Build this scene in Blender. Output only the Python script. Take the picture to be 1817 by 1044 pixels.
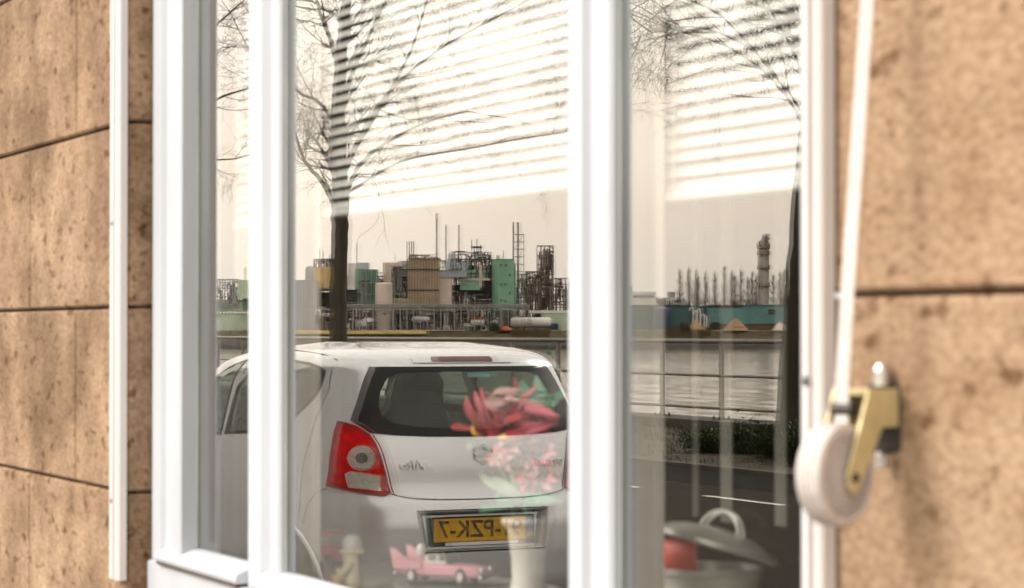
import bpy, bmesh, math, random
import numpy as np
from mathutils import Vector, Matrix

for o in list(bpy.data.objects):
    bpy.data.objects.remove(o, do_unlink=True)

# ------------------------------------------------------------------ camera, sky, sun, exposure
scene = bpy.context.scene
COL = scene.collection
FPX = 4200.0                       # focal length in photo pixels (1817 wide)
TH = math.atan2(2013.5, FPX)       # angle between the optical axis and the facade
CC, SS = math.cos(TH), math.sin(TH)
DCAM, HCAM = 1.1, 1.54             # camera to glass, eye height
PITCH = math.atan(66.0 / FPX)

cam_d = bpy.data.cameras.new('camera')
cam = bpy.data.objects.new('camera', cam_d)
COL.objects.link(cam)
cam.location = (0, -DCAM, HCAM)
cam.rotation_euler = Vector((-CC * math.cos(PITCH), SS * math.cos(PITCH), math.sin(PITCH))).to_track_quat('-Z', 'Y').to_euler()
cam_d.sensor_fit = 'HORIZONTAL'
cam_d.sensor_width = 36.0
cam_d.lens = FPX / 1817.0 * 36.0
cam_d.clip_start = 0.05
cam_d.clip_end = 6000
cam_d.dof.use_dof = True
cam_d.dof.focus_distance = 15.0
cam_d.dof.aperture_fstop = 11.5
cam_d.dof.aperture_blades = 8
scene.camera = cam

SUN_EL, SUN_AZ = math.radians(38), math.radians(196)     # compass style, from +Y clockwise: out over the river
world = bpy.data.worlds.new('World')
scene.world = world
world.use_nodes = True
wn, wl = world.node_tree.nodes, world.node_tree.links
wn.clear()
w_out = wn.new('ShaderNodeOutputWorld')
w_bg = wn.new('ShaderNodeBackground')
w_sky = wn.new('ShaderNodeTexSky')
w_sky.sky_type = 'NISHITA'
w_sky.sun_disc = False
w_sky.sun_elevation = SUN_EL
w_sky.sun_rotation = SUN_AZ
w_sky.dust_density = 3.0
w_tc = wn.new('ShaderNodeTexCoord')
w_map = wn.new('ShaderNodeMapping')
w_map.inputs['Scale'].default_value = (1.0, 1.0, 4.0)
w_noise = wn.new('ShaderNodeTexNoise')
w_noise.inputs['Scale'].default_value = 2.2
w_noise.inputs['Detail'].default_value = 5
w_ramp = wn.new('ShaderNodeValToRGB')
w_ramp.color_ramp.elements[0].position = 0.3
w_ramp.color_ramp.elements[0].color = (8.6, 7.6, 6.45, 1)
w_ramp.color_ramp.elements[1].position = 0.7
w_ramp.color_ramp.elements[1].color = (10.2, 9.45, 8.5, 1)
w_mix = wn.new('ShaderNodeMix')
w_mix.data_type = 'RGBA'
w_mix.inputs[0].default_value = 0.92                       # cloud cover
wl.new(w_tc.outputs['Generated'], w_map.inputs['Vector'])
wl.new(w_map.outputs[0], w_noise.inputs['Vector'])
wl.new(w_noise.outputs['Fac'], w_ramp.inputs['Fac'])
wl.new(w_sky.outputs['Color'], w_mix.inputs[6])
w_sep = wn.new('ShaderNodeSeparateXYZ')
wl.new(w_tc.outputs['Generated'], w_sep.inputs[0])
w_el = wn.new('ShaderNodeValToRGB')                        # overcast: greyer at the horizon, brighter above
w_el.color_ramp.elements[0].position = 0.0
w_el.color_ramp.elements[0].color = (.86, .845, .83, 1)
w_el.color_ramp.elements[1].position = 0.5
w_el.color_ramp.elements[1].color = (1.32, 1.31, 1.29, 1)
e_ = w_el.color_ramp.elements.new(0.06); e_.color = (1.10, 1.035, .96, 1)
e_ = w_el.color_ramp.elements.new(0.16); e_.color = (1.26, 1.23, 1.18, 1)
wl.new(w_sep.outputs['Z'], w_el.inputs['Fac'])
w_mul = wn.new('ShaderNodeMix')
w_mul.data_type = 'RGBA'
w_mul.blend_type = 'MULTIPLY'
w_mul.inputs[0].default_value = 1.0
wl.new(w_ramp.outputs['Color'], w_mul.inputs[6])
wl.new(w_el.outputs['Color'], w_mul.inputs[7])
wl.new(w_mul.outputs[2], w_mix.inputs[7])
wl.new(w_mix.outputs[2], w_bg.inputs['Color'])
w_bg.inputs['Strength'].default_value = 0.105
wl.new(w_bg.outputs[0], w_out.inputs['Surface'])

sun_d = bpy.data.lights.new('sun', 'SUN')
sun_d.energy = 1.2
sun_d.angle = math.radians(24)
sun_d.color = (1.0, 0.94, 0.86)
sun = bpy.data.objects.new('sun', sun_d)
COL.objects.link(sun)
sun_dir = Vector((math.sin(SUN_AZ) * math.cos(SUN_EL), math.cos(SUN_AZ) * math.cos(SUN_EL), math.sin(SUN_EL)))
sun.rotation_euler = sun_dir.to_track_quat('Z', 'Y').to_euler()

vs = scene.view_settings
vs.view_transform = 'Standard'
vs.look = 'None'
vs.exposure = 1.42
vs.gamma = 1.0
vs.use_curve_mapping = False
scene.render.engine = 'CYCLES'
scene.cycles.use_denoising = True
scene.cycles.max_bounces = 10
scene.cycles.glossy_bounces = 6
scene.cycles.transparent_max_bounces = 16
scene.cycles.sample_clamp_indirect = 6.0
scene.cycles.caustics_reflective = False
scene.cycles.caustics_refractive = False

# ------------------------------------------------------------------ where things stand
def rp(px, py, Z):
    """A point of the street side: picture position and path length along the optical axis -> world (in front of the glass)."""
    X = (px - 908.5) / FPX * Z
    return Vector((-Z * CC + X * SS, -(Z * SS + X * CC - DCAM), HCAM + (588.0 - py) / FPX * Z))

def rpY(px, py, Yd):
    Z = FPX * Yd / (CC * (px + 1105.0))
    return rp(px, py, Z)

def fx(px, Yd):
    """x on a plane parallel to the facade, Yd metres in front of the camera."""
    return -Yd * (FPX / (CC * CC * (px + 1105.0)) - SS / CC)

def fz(px, py, Yd):
    return HCAM + (588.0 - py) / ((px + 1105.0) * CC / Yd)

ROT_FAR = math.atan2(-CC, SS)      # local X runs along the far bank, local Y towards the facade

# ------------------------------------------------------------------ materials
MATS = {}
def mk(name, col, rough=0.6, metal=0.0, var=0.12, scale=6.0, bump=0.0, bscale=40.0, col2=None, coat=0.0, stretch=None, rand=0.0, spec=0.5, coords='Object', lo=0.35, hi=0.65):
    m = bpy.data.materials.new(name)
    m.use_nodes = True
    n, l = m.node_tree.nodes, m.node_tree.links
    b = n['Principled BSDF']
    b.inputs['Roughness'].default_value = rough
    b.inputs['Metallic'].default_value = metal
    b.inputs['Specular IOR Level'].default_value = spec
    if coat:
        b.inputs['Coat Weight'].default_value = coat
        b.inputs['Coat Roughness'].default_value = 0.04
    tc = n.new('ShaderNodeTexCoord')
    mp = n.new('ShaderNodeMapping')
    if stretch:
        mp.inputs['Scale'].default_value = stretch
    if coords == 'World':
        g = n.new('ShaderNodeNewGeometry')
        l.new(g.outputs['Position'], mp.inputs['Vector'])
    else:
        l.new(tc.outputs['Object'], mp.inputs['Vector'])
    nz = n.new('ShaderNodeTexNoise')
    nz.inputs['Scale'].default_value = scale
    nz.inputs['Detail'].default_value = 6
    l.new(mp.outputs[0], nz.inputs['Vector'])
    rp_ = n.new('ShaderNodeValToRGB')
    c2 = col2 if col2 else tuple(c * (1 - var * 2) for c in col)
    rp_.color_ramp.elements[0].position = lo
    rp_.color_ramp.elements[0].color = (*c2, 1)
    rp_.color_ramp.elements[1].position = hi
    rp_.color_ramp.elements[1].color = (*col, 1)
    l.new(nz.outputs['Fac'], rp_.inputs['Fac'])
    out = rp_.outputs['Color']
    if rand:
        oi = n.new('ShaderNodeObjectInfo')
        mr = n.new('ShaderNodeMapRange')
        mr.inputs['To Min'].default_value = 1 - rand
        mr.inputs['To Max'].default_value = 1 + rand
        l.new(oi.outputs['Random'], mr.inputs['Value'])
        hs = n.new('ShaderNodeHueSaturation')
        l.new(mr.outputs[0], hs.inputs['Value'])
        l.new(out, hs.inputs['Color'])
        out = hs.outputs['Color']
    l.new(out, b.inputs['Base Color'])
    if bump:
        nb = n.new('ShaderNodeTexNoise')
        nb.inputs['Scale'].default_value = bscale
        nb.inputs['Detail'].default_value = 8
        l.new(mp.outputs[0], nb.inputs['Vector'])
        bp = n.new('ShaderNodeBump')
        bp.inputs['Strength'].default_value = bump
        bp.inputs['Distance'].default_value = 0.01
        l.new(nb.outputs['Fac'], bp.inputs['Height'])
        l.new(bp.outputs[0], b.inputs['Normal'])
    MATS[name] = m
    return m

def mk_glass(name, ior, tint, rough=0.0, gain=1.0):
    """Thin sheet of window glass: Fresnel mirror over clear transmission."""
    m = bpy.data.materials.new(name)
    m.use_nodes = True
    n, l = m.node_tree.nodes, m.node_tree.links
    n.clear()
    o = n.new('ShaderNodeOutputMaterial')
    mix = n.new('ShaderNodeMixShader')
    fr = n.new('ShaderNodeFresnel')
    # same reflectance from either side of the sheet
    gm = n.new('ShaderNodeNewGeometry')
    io = n.new('ShaderNodeMapRange')
    io.inputs['To Min'].default_value = ior
    io.inputs['To Max'].default_value = 1.0 / ior
    l.new(gm.outputs['Backfacing'], io.inputs['Value'])
    l.new(io.outputs[0], fr.inputs['IOR'])
    tr = n.new('ShaderNodeBsdfTransparent')
    tr.inputs['Color'].default_value = (*tint, 1)
    gl = n.new('ShaderNodeBsdfGlossy')
    gl.inputs['Roughness'].default_value = rough
    gl.inputs['Color'].default_value = (1, 1, 1, 1)
    ga = n.new('ShaderNodeMath')
    ga.operation = 'MULTIPLY'
    ga.use_clamp = True
    ga.inputs[1].default_value = gain
    l.new(fr.outputs[0], ga.inputs[0])
    l.new(ga.outputs[0], mix.inputs[0])
    l.new(tr.outputs[0], mix.inputs[1])
    l.new(gl.outputs[0], mix.inputs[2])
    l.new(mix.outputs[0], o.inputs['Surface'])
    MATS[name] = m
    return m

# ------------------------------------------------------------------ mesh helpers
class MB:
    """Collects shapes into one mesh."""
    def __init__(self):
        self.v, self.f = [], []
    def add(self, vs_, fs_):
        k = len(self.v)
        self.v += [tuple(p) for p in vs_]
        self.f += [tuple(i + k for i in f) for f in fs_]
        return self
    def box(self, a, b):
        x0, y0, z0 = a; x1, y1, z1 = b
        return self.add([(x0,y0,z0),(x1,y0,z0),(x1,y1,z0),(x0,y1,z0),(x0,y0,z1),(x1,y0,z1),(x1,y1,z1),(x0,y1,z1)],
                        [(0,3,2,1),(4,5,6,7),(0,1,5,4),(1,2,6,5),(2,3,7,6),(3,0,4,7)])
    def cbox(self, a, b, c):
        """box with chamfered edges"""
        bm = bmesh.new()
        bmesh.ops.create_cube(bm, size=1)
        sx, sy, sz = (b[i] - a[i] for i in range(3))
        for q in bm.verts:
            q.co = Vector((a[0] + (q.co.x + .5) * sx, a[1] + (q.co.y + .5) * sy, a[2] + (q.co.z + .5) * sz))
        bmesh.ops.bevel(bm, geom=bm.edges[:], offset=c, segments=1, affect='EDGES')
        bm.verts.index_update()
        self.add([q.co for q in bm.verts], [[q.index for q in f.verts] for f in bm.faces])
        bm.free()
        return self
    def tube(self, pts, rad, n=6, caps=True):
        pts = [Vector(p) for p in pts]
        if not hasattr(rad, '__len__'):
            rad = [rad] * len(pts)
        rings = []
        prev = None
        for i, p in enumerate(pts):
            t = (pts[min(i + 1, len(pts) - 1)] - pts[max(i - 1, 0)])
            t = t.normalized() if t.length > 1e-9 else Vector((0, 0, 1))
            if prev is None:
                a = Vector((1, 0, 0)) if abs(t.x) < .9 else Vector((0, 1, 0))
                u = t.cross(a).normalized()
            else:
                u = prev - t * prev.dot(t)
                u = u.normalized() if u.length > 1e-6 else t.orthogonal().normalized()
            prev = u
            w = t.cross(u)
            rings.append([p + (u * math.cos(k * math.tau / n) + w * math.sin(k * math.tau / n)) * rad[i] for k in range(n)])
        vv = [q for r in rings for q in r]
        ff = []
        for i in range(len(rings) - 1):
            for k in range(n):
                ff.append((i*n+k, i*n+(k+1) % n, (i+1)*n+(k+1) % n, (i+1)*n+k))
        if caps:
            ff.append(tuple(range(n - 1, -1, -1)))
            ff.append(tuple(range((len(rings)-1)*n, len(rings)*n)))
        return self.add(vv, ff)
    def lathe(self, prof, n=24, c=(0, 0, 0), axis='Z'):
        vv, ff = [], []
        for r, z in prof:
            for k in range(n):
                a = k * math.tau / n
                if axis == 'Z':
                    vv.append((c[0] + r * math.cos(a), c[1] + r * math.sin(a), c[2] + z))
                elif axis == 'X':
                    vv.append((c[0] + z, c[1] + r * math.cos(a), c[2] + r * math.sin(a)))
                else:
                    vv.append((c[0] + r * math.sin(a), c[1] + z, c[2] + r * math.cos(a)))
        m = len(prof)
        for i in range(m - 1):
            for k in range(n):
                ff.append((i*n+k, i*n+(k+1) % n, (i+1)*n+(k+1) % n, (i+1)*n+k))
        ff.append(tuple(range(n - 1, -1, -1)))
        ff.append(tuple(range((m-1)*n, m*n)))
        return self.add(vv, ff)
    def prism(self, poly, y0, y1):
        """polygon in x,z pushed from y0 to y1"""
        n = len(poly)
        vv = [(x, y0, z) for x, z in poly] + [(x, y1, z) for x, z in poly]
        ff = [tuple(range(n)), tuple(range(2*n-1, n-1, -1))] + [(i, i+n, (i+1) % n+n, (i+1) % n) for i in range(n)]
        return self.add(vv, ff)
    def mesh(self, name, smooth=False, fix=True):
        me = bpy.data.meshes.new(name)
        me.from_pydata(self.v, [], self.f)
        if fix:
            bm = bmesh.new(); bm.from_mesh(me)
            bmesh.ops.recalc_face_normals(bm, faces=bm.faces[:])
            bm.to_mesh(me); bm.free()
        if smooth:
            me.polygons.foreach_set('use_smooth', [True] * len(me.polygons))
            if smooth == 'auto':
                try:
                    me.set_sharp_from_angle(angle=math.radians(40))
                except Exception:
                    pass
        return me
    def build(self, name, mat, parent=None, smooth=False, loc=None, rotz=0, fix=True):
        me = self.mesh(name, smooth, fix)
        me.materials.append(MATS[mat] if isinstance(mat, str) else mat)
        o = bpy.data.objects.new(name, me)
        COL.objects.link(o)
        if parent is not None:
            o.parent = parent
        if loc is not None:
            o.location = loc
        o.rotation_euler = (0, 0, rotz)
        return o

def tag(o, label=None, cat=None, group=None, kind=None):
    if label: o['label'] = label
    if cat: o['category'] = cat
    if group: o['group'] = group
    if kind: o['kind'] = kind
    return o

def empty(name, loc=(0, 0, 0), rotz=0, **kw):
    o = bpy.data.objects.new(name, None)
    o.empty_display_size = 0.1
    COL.objects.link(o)
    o.location = loc
    o.rotation_euler = (0, 0, rotz)
    return tag(o, **kw)

def shared(name, me, parent, loc=(0, 0, 0), rot=(0, 0, 0), scale=None):
    o = bpy.data.objects.new(name, me)
    COL.objects.link(o)
    o.parent = parent
    o.location = loc
    o.rotation_euler = rot
    if scale is not None:
        o.scale = scale
    return o

def text_mesh(body, size, depth, align='CENTER'):
    cu = bpy.data.curves.new('lettering', 'FONT')
    cu.body = body
    cu.size = size
    cu.extrude = depth
    cu.offset = size * .012
    cu.align_x = align
    cu.align_y = 'CENTER'
    t = bpy.data.objects.new('lettering', cu)
    COL.objects.link(t)
    bpy.context.view_layer.update()
    me = bpy.data.meshes.new_from_object(t.evaluated_get(bpy.context.evaluated_depsgraph_get()))
    bpy.data.objects.remove(t, do_unlink=True)
    return me

rnd = random.Random(7)

# the materials
mk('mortar', (0.10, 0.07, 0.045), 0.95, scale=30, coords='World')
mk('frame_white', (0.43, 0.462, 0.515), 0.38, var=0.05, scale=7, bump=0.10, bscale=35, stretch=(1, 1, .35))
mk('frame_inside', (0.62, 0.60, 0.55), 0.5, var=0.03, scale=10)
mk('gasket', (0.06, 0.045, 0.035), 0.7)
mk('sealant', (0.42, 0.44, 0.42), 0.7)
mk('guide_white', (0.53, 0.51, 0.515), 0.4, var=0.03, scale=9)
mk('blind_white', (0.53, 0.545, 0.53), 0.45, var=0.02, scale=5)
mk('strap_fabric', (0.54, 0.505, 0.495), 0.85, var=0.06, scale=60, bump=0.2, bscale=200)
mk('roll_side', (0.40, 0.365, 0.37), 0.85, var=0.08, scale=120)
mk('brass_paint', (0.60, 0.52, 0.29), 0.5, metal=0.2, var=0.1, scale=40)
mk('bolt_steel', (0.6, 0.6, 0.6), 0.3, metal=1.0)
mk('dark_steel', (0.05, 0.045, 0.04), 0.5, metal=0.6)
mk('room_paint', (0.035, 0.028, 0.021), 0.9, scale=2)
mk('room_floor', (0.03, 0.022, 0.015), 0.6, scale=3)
mk('sill_paint', (0.30, 0.29, 0.25), 0.35, var=0.06, scale=6)
mk_glass('window_glass_outer', 2.0, (0.98, 0.985, 0.98), gain=1.36)   # both faces of the sheet and a coating
mk_glass('window_glass_inner', 2.0, (0.98, 0.985, 0.98), gain=.62)

def mk_stone():
    m = bpy.data.materials.new('stone'); m.use_nodes = True
    n, l = m.node_tree.nodes, m.node_tree.links
    b = n['Principled BSDF']; b.inputs['Roughness'].default_value = .92; b.inputs['Specular IOR Level'].default_value = .2
    g = n.new('ShaderNodeNewGeometry')
    def noise(scale, detail, st, rough=.55):
        mp = n.new('ShaderNodeMapping'); mp.inputs['Scale'].default_value = st
        z = n.new('ShaderNodeTexNoise'); z.inputs['Scale'].default_value = scale; z.inputs['Detail'].default_value = detail; z.inputs['Roughness'].default_value = rough
        l.new(g.outputs['Position'], mp.inputs[0]); l.new(mp.outputs[0], z.inputs['Vector']); return z.outputs['Fac']
    def ramp(f, a, ca, b_, cb):
        r = n.new('ShaderNodeValToRGB'); e = r.color_ramp.elements
        e[0].position = a; e[0].color = (*ca, 1); e[1].position = b_; e[1].color = (*cb, 1); l.new(f, r.inputs[0]); return r.outputs['Color']
    def mul(a, b_, fac=1.0):
        x = n.new('ShaderNodeMix'); x.data_type = 'RGBA'; x.blend_type = 'MULTIPLY'; x.inputs[0].default_value = fac
        l.new(a, x.inputs[6]); l.new(b_, x.inputs[7]); return x.outputs[2]
    c = ramp(noise(4.5, 7, (.6, 1, 1)), .30, (.285, .192, .122), .70, (.400, .290, .200))
    c = mul(c, ramp(noise(48, 3, (.6, 1, 1)), .31, (.45, .37, .30), .42, (1, 1, 1)))            # weathered pits
    c = mul(c, ramp(noise(17, 6, (.6, 1, 1), .65), .32, (.80, .75, .70), .52, (1, 1, 1)))        # blotches
    c = mul(c, ramp(noise(140, 2, (.6, 1, 1)), .34, (.68, .64, .60), .62, (1.0, 1.0, 1.0)), .9)   # grain
    c = mul(c, ramp(noise(3.2, 5, (2.6, 2.6, .28)), .36, (.72, .67, .62), .55, (1, 1, 1)), .35)  # rain streaks
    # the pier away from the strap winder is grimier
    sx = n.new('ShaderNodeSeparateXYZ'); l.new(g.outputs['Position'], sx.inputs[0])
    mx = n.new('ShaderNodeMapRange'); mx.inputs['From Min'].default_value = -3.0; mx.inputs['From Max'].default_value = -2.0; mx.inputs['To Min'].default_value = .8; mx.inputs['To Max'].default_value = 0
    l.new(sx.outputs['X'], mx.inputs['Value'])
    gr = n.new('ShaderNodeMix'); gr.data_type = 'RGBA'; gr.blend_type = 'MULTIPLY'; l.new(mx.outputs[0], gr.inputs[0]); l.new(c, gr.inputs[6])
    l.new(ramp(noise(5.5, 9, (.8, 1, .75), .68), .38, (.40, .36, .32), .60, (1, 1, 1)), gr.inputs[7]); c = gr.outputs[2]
    oi = n.new('ShaderNodeObjectInfo'); mr = n.new('ShaderNodeMapRange'); mr.inputs['To Min'].default_value = .95; mr.inputs['To Max'].default_value = 1.05
    l.new(oi.outputs['Random'], mr.inputs['Value'])
    hs = n.new('ShaderNodeHueSaturation'); l.new(mr.outputs[0], hs.inputs['Value']); l.new(c, hs.inputs['Color'])
    l.new(hs.outputs['Color'], b.inputs['Base Color'])
    bp = n.new('ShaderNodeBump'); bp.inputs['Strength'].default_value = .5; bp.inputs['Distance'].default_value = .006
    l.new(noise(60, 8, (1, 1, 1)), bp.inputs['Height']); l.new(bp.outputs[0], b.inputs['Normal'])
    MATS['stone'] = m
mk_stone()
# ------------------------------------------------------------------ the facade: stone blocks round a window opening
YW = 1.0425 - DCAM                                   # wall face
XO0, XO1 = fx(228, 1.0425), fx(1420, 1.0265)         # opening, left and right
ZO0, ZO1 = 1.134, 2.45
CH, Z_JOINT = 0.286, 1.577
HB = fx(135, 1.0425) - fx(52, 1.0425)
J52, J135 = fx(52, 1.0425), fx(135, 1.0425)

def zprism(mb, poly, z0, z1):
    n = len(poly)
    mb.add([(x, y, z0) for x, y in poly] + [(x, y, z1) for x, y in poly],
           [tuple(range(n - 1, -1, -1)), tuple(range(n, 2 * n))] + [(i, (i + 1) % n, (i + 1) % n + n, i + n) for i in range(n)])
    return mb

mk('grey_render', (0.36, 0.35, 0.335), .9, var=.1, scale=1.5, bump=.2)
wall = empty('stone_wall', (0, 0, 0), label='tan stone block wall with dark joints around the white window', cat='wall', kind='thing')
mb = MB()
for a, b in (((-8, -.042, -.05), (XO0 - .012, .25, 3.4)), ((XO1 + .012, -.042, -.05), (1.6, .25, 3.4)),
             ((XO0 - .012, -.042, -.05), (XO1 + .012, .25, ZO0 - .012)), ((XO0 - .012, -.042, ZO1 + .012), (XO1 + .012, .25, 3.4))):
    mb.box(a, b)
mb.build('mortar_bed', 'mortar', wall)
MB().box((-40, -.05, -.05), (-8.001, .25, 4.4)).box((-8, -.05, 3.401), (1.6, .25, 4.4)).build('plain_masonry', 'grey_render', wall)
MB().box((-40, -.35, 4.401), (1.7, 6.0, 4.6)).build('roof_edge', 'mortar', wall)

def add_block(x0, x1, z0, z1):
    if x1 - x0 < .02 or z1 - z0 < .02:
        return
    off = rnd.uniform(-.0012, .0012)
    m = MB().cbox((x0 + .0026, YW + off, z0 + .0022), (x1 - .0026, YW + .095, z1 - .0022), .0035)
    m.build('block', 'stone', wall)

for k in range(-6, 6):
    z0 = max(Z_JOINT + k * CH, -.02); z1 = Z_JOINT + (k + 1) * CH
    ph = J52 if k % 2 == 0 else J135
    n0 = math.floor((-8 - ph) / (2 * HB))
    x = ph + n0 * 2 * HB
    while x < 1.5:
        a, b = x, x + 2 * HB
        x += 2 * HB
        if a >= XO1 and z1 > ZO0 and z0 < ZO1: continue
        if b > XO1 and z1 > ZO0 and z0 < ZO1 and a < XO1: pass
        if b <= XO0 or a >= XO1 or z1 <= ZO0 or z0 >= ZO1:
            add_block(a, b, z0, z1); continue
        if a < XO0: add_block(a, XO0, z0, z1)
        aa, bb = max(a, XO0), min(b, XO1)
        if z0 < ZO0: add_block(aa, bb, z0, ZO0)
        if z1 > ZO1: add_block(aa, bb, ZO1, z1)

# piers right of the opening have their own bond
for k in range(-6, 6):
    z0 = max(Z_JOINT - .0085 + k * CH, -.02); z1 = Z_JOINT - .0085 + (k + 1) * CH
    if z1 > ZO0 and z0 < ZO1:
        x = XO1
        for i in range(7):
            b = x + (HB * 1.35 if (i == 0 and k % 2) else HB * 2)
            add_block(x, min(b, 1.6), z0, z1); x = b

# ------------------------------------------------------------------ the window
win = empty('window', (0, 0, 0), label='white wooden three-light window reflecting the street and river', cat='window', kind='thing')
JL1 = fx(322, 1.073)
M1A, M1M, M1B = fx(443, 1.082), fx(470, 1.083), fx(500, 1.0915)
M2A, M2M, M2B = fx(1008, 1.080), fx(1036, 1.080), fx(1090, 1.0915)
JR0 = fx(1424, 1.0915)
zprism(MB(), [(XO0 + .001, -.020), (-3.502, -.020), (-3.502, -.030), (-3.462, -.030), (-3.456, -.023), (-3.418, -.023), (-3.408, -.029), (JL1 - .004, -.029), (JL1, -.026), (JL1, .034), (XO0 + .001, .034)], ZO0 + .002, ZO1 - .002).build('jamb', 'frame_white', win)
zprism(MB(), [(JR0, -.010), (JR0, .034), (XO1 - .001, .034), (XO1 - .001, -.020), (JR0 + .04, -.020), (JR0 + .035, -.012)], ZO0 + .002, ZO1 - .002).build('jamb', 'frame_white', win)
zprism(MB(), [(M1A, -.018), (M1A + .004, -.021), (M1M - .004, -.021), (M1M, -.017), (M1M + .006, -.011), (M1B - .03, -.0125), (M1B - .004, -.0125), (M1B, -.0085), (M1B, .031), (M1A, .031)], 1.1895, 2.38).build('mullion', 'frame_white', win)
zprism(MB(), [(M2A, -.018), (M2A + .003, -.021), (M2M - .003, -.021), (M2M, -.016), (M2M + .004, -.010), (M2B - .045, -.010), (M2B - .04, -.0135), (M2B - .004, -.0125), (M2B, -.0085), (M2B, .031), (M2A, .031)], 1.1895, 2.38).build('mullion', 'frame_white', win)
MB().cbox((XO0 + .010, -.0302, ZO0 + .001), (XO1 - .002, .0335, 1.189), .003).build('bottom_rail', 'frame_white', win)
MB().cbox((JL1 + .001, -.0225, 2.381), (JR0 - .001, .033, ZO1 - .003), .003).build('head_rail', 'frame_white', win)
for xa, xb in ((-3.466, M1A - .001), (M1M + .002, M2A - .001), (M2M + .002, JR0 + .02)):
    n = MB()
    poly = [(-.036, 1.1935), (-.038, 1.199), (-.036, 1.206), (-.012, 1.2165), (-.001, 1.2185), (-.001, 1.1935)]
    k = len(poly)
    n.add([(xa, y, z) for y, z in poly] + [(xb, y, z) for y, z in poly],
          [tuple(range(k)), tuple(range(2 * k - 1, k - 1, -1))] + [(i, i + k, (i + 1) % k + k, (i + 1) % k) for i in range(k)])
    n.build('glazing_bead', 'frame_white', win)
    MB().box((xa + .004, -.036, 1.1885), (xb - .004, -.002, 1.1938)).build('gasket', 'gasket', win)
for xg in (JL1, M1B, M2B):
    MB().box((xg + .0005, -.0030, 1.219), (xg + .0030, -.0008, 2.38)).build('gasket', 'sealant', win)
for i, (xa, xb) in enumerate(((JL1 + .0006, M1A - .0006), (M1B + .0006, M2A - .0006), (M2B + .0006, JR0 - .0006))):
    p = MB().add([(xa, 0, 1.19), (xb, 0, 1.19), (xb, 0, 2.38), (xa, 0, 2.38)], [(0, 1, 2, 3)]).build('pane', 'window_glass_outer', win, fix=False)
    hw = (xb - xa) / 2
    q = MB().add([(-hw, 0, 1.19), (hw, 0, 1.19), (hw, 0, 2.38), (-hw, 0, 2.38)], [(0, 1, 2, 3)]).build('inner_pane', 'window_glass_inner', p, fix=False)
    q.location = ((xa + xb) / 2, .014, 0)
    q.rotation_euler = (0, 0, (-.00050, -.00055, -.0005)[i])      # sealed units are never quite parallel

MB().box((fx(373, 1.112), .0105, fz(377, 962, 1.112)), (fx(381, 1.112), .0125, 2.37)).build('dark_strip', 'gasket', win)  # thin dark upright strip just behind the outer sheet of the left pane
for xm in (M1A, M2A):
    xe = M1B if xm == M1A else M2B
    MB().box((xm + .002, .0312, 1.19), (xe + .0006, .047, 2.38)).build('inner_lining', 'frame_inside', win)
    MB().box((xe + .00015, .0146, 1.19), (xe + .0010, .0312, 2.38)).build('inner_lining', 'frame_inside', win)

# shutter guide rails on the wall, both sides of the opening
def guide(xa, xb, yf, z0, label):
    g = empty('shutter_guide', ((xa + xb) / 2, YW, z0), label=label, cat='shutter guide', group='shutter guides beside the window')
    w = (xb - xa) / 2; d = yf - YW
    zprism(MB(), [(-w, -.0018), (-w, d + .003), (-w + .003, d), (-.004, d), (-.004, d + .004), (.006, d + .004), (.006, d), (w - .003, d), (w, d + .003), (w, -.0018)], 0, 1.42).build('profile', 'guide_white', g)
    for z in (.12, .55, 1.0):
        MB().lathe([(.0045, 0), (.0045, .002), (.003, .003)], 10, (-w * .5, d, z), 'Y').build('screw', 'bolt_steel', g)
guide(fx(195, 1.028), XO0 - .001, 1.027 - DCAM, fz(205, 1028, 1.028), 'narrow white shutter guide on the wall left of the window')
guide(XO1 + .001, fx(1455, 1.0265), 1.0265 - DCAM, .95, 'white shutter guide beside the strap winder, right of the window')

# ------------------------------------------------------------------ strap winder
PIV = Vector((-1.508, YW, 0))
ang = math.radians(23)
wr = empty('strap_winder', (PIV.x, PIV.y, 1.47), ang, label='roll of white strap hanging in a brass-coloured bracket on the wall', cat='strap winder')
# local: -Y out from the wall, +X roll axis
RO, RZ, RR = .073, -.036, .0385
MB().cbox((-.016, -.006, -.022), (.016, -.0005, .030), .002).build('wall_plate', 'dark_steel', wr)
for zz in (.0285, -.020):
    MB().lathe([(.0065, 0), (.0065, .012), (.0045, .016), (.001, .0165)] if zz > 0 else [(.005, 0), (.005, .010), (.003, .0125)], 14, (0, -.010, zz if zz > 0 else zz - .014)).build('bolt', 'bolt_steel', wr)
arm_o = [(-.012, .027), (-.012, -.002), (-.034, -.002), (-.0655, -.046), (-.072, -.050), (-.0785, -.046), (-.080, -.036), (-.052, .027)]
for sx in (1, -1):
    m = MB()
    k = len(arm_o)
    x0, x1 = (sx * .0135, sx * .0160)
    m.add([(x0, y, z) for y, z in arm_o] + [(x1, y, z) for y, z in arm_o], [tuple(range(k)), tuple(range(2*k-1, k-1, -1))] + [(i, i+k, (i+1) % k+k, (i+1) % k) for i in range(k)])
    a = m.build('bracket_arm', 'brass_paint', wr)
    MB().lathe([(.0035, 0), (.0035, .002), (.002, .003)], 10, (sx * .0160 - (.003 if sx < 0 else 0), -.072, -.038), 'X').build('rivet', 'dark_steel', a)
MB().cbox((-.0134, -.048, .0215), (.0134, -.012, .0265), .001).build('bracket_bridge', 'brass_paint', wr)
MB().lathe([(.006, -.0090), (.006, .0090)], 16, (0, -.062, .012), 'X').build('guide_roller', 'dark_steel', wr, smooth='auto')
prof = [(.004, -.0105), (RR - .004, -.0105), (RR - .003, -.010)]
for i in range(9):
    prof += [(RR - .0012 + .0008 * (i % 2), -.010 + .0022 * i), (RR - .0012 + .0008 * (i % 2), -.010 + .0022 * i + .0018)]
prof += [(RR - .003, .0100)]
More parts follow.
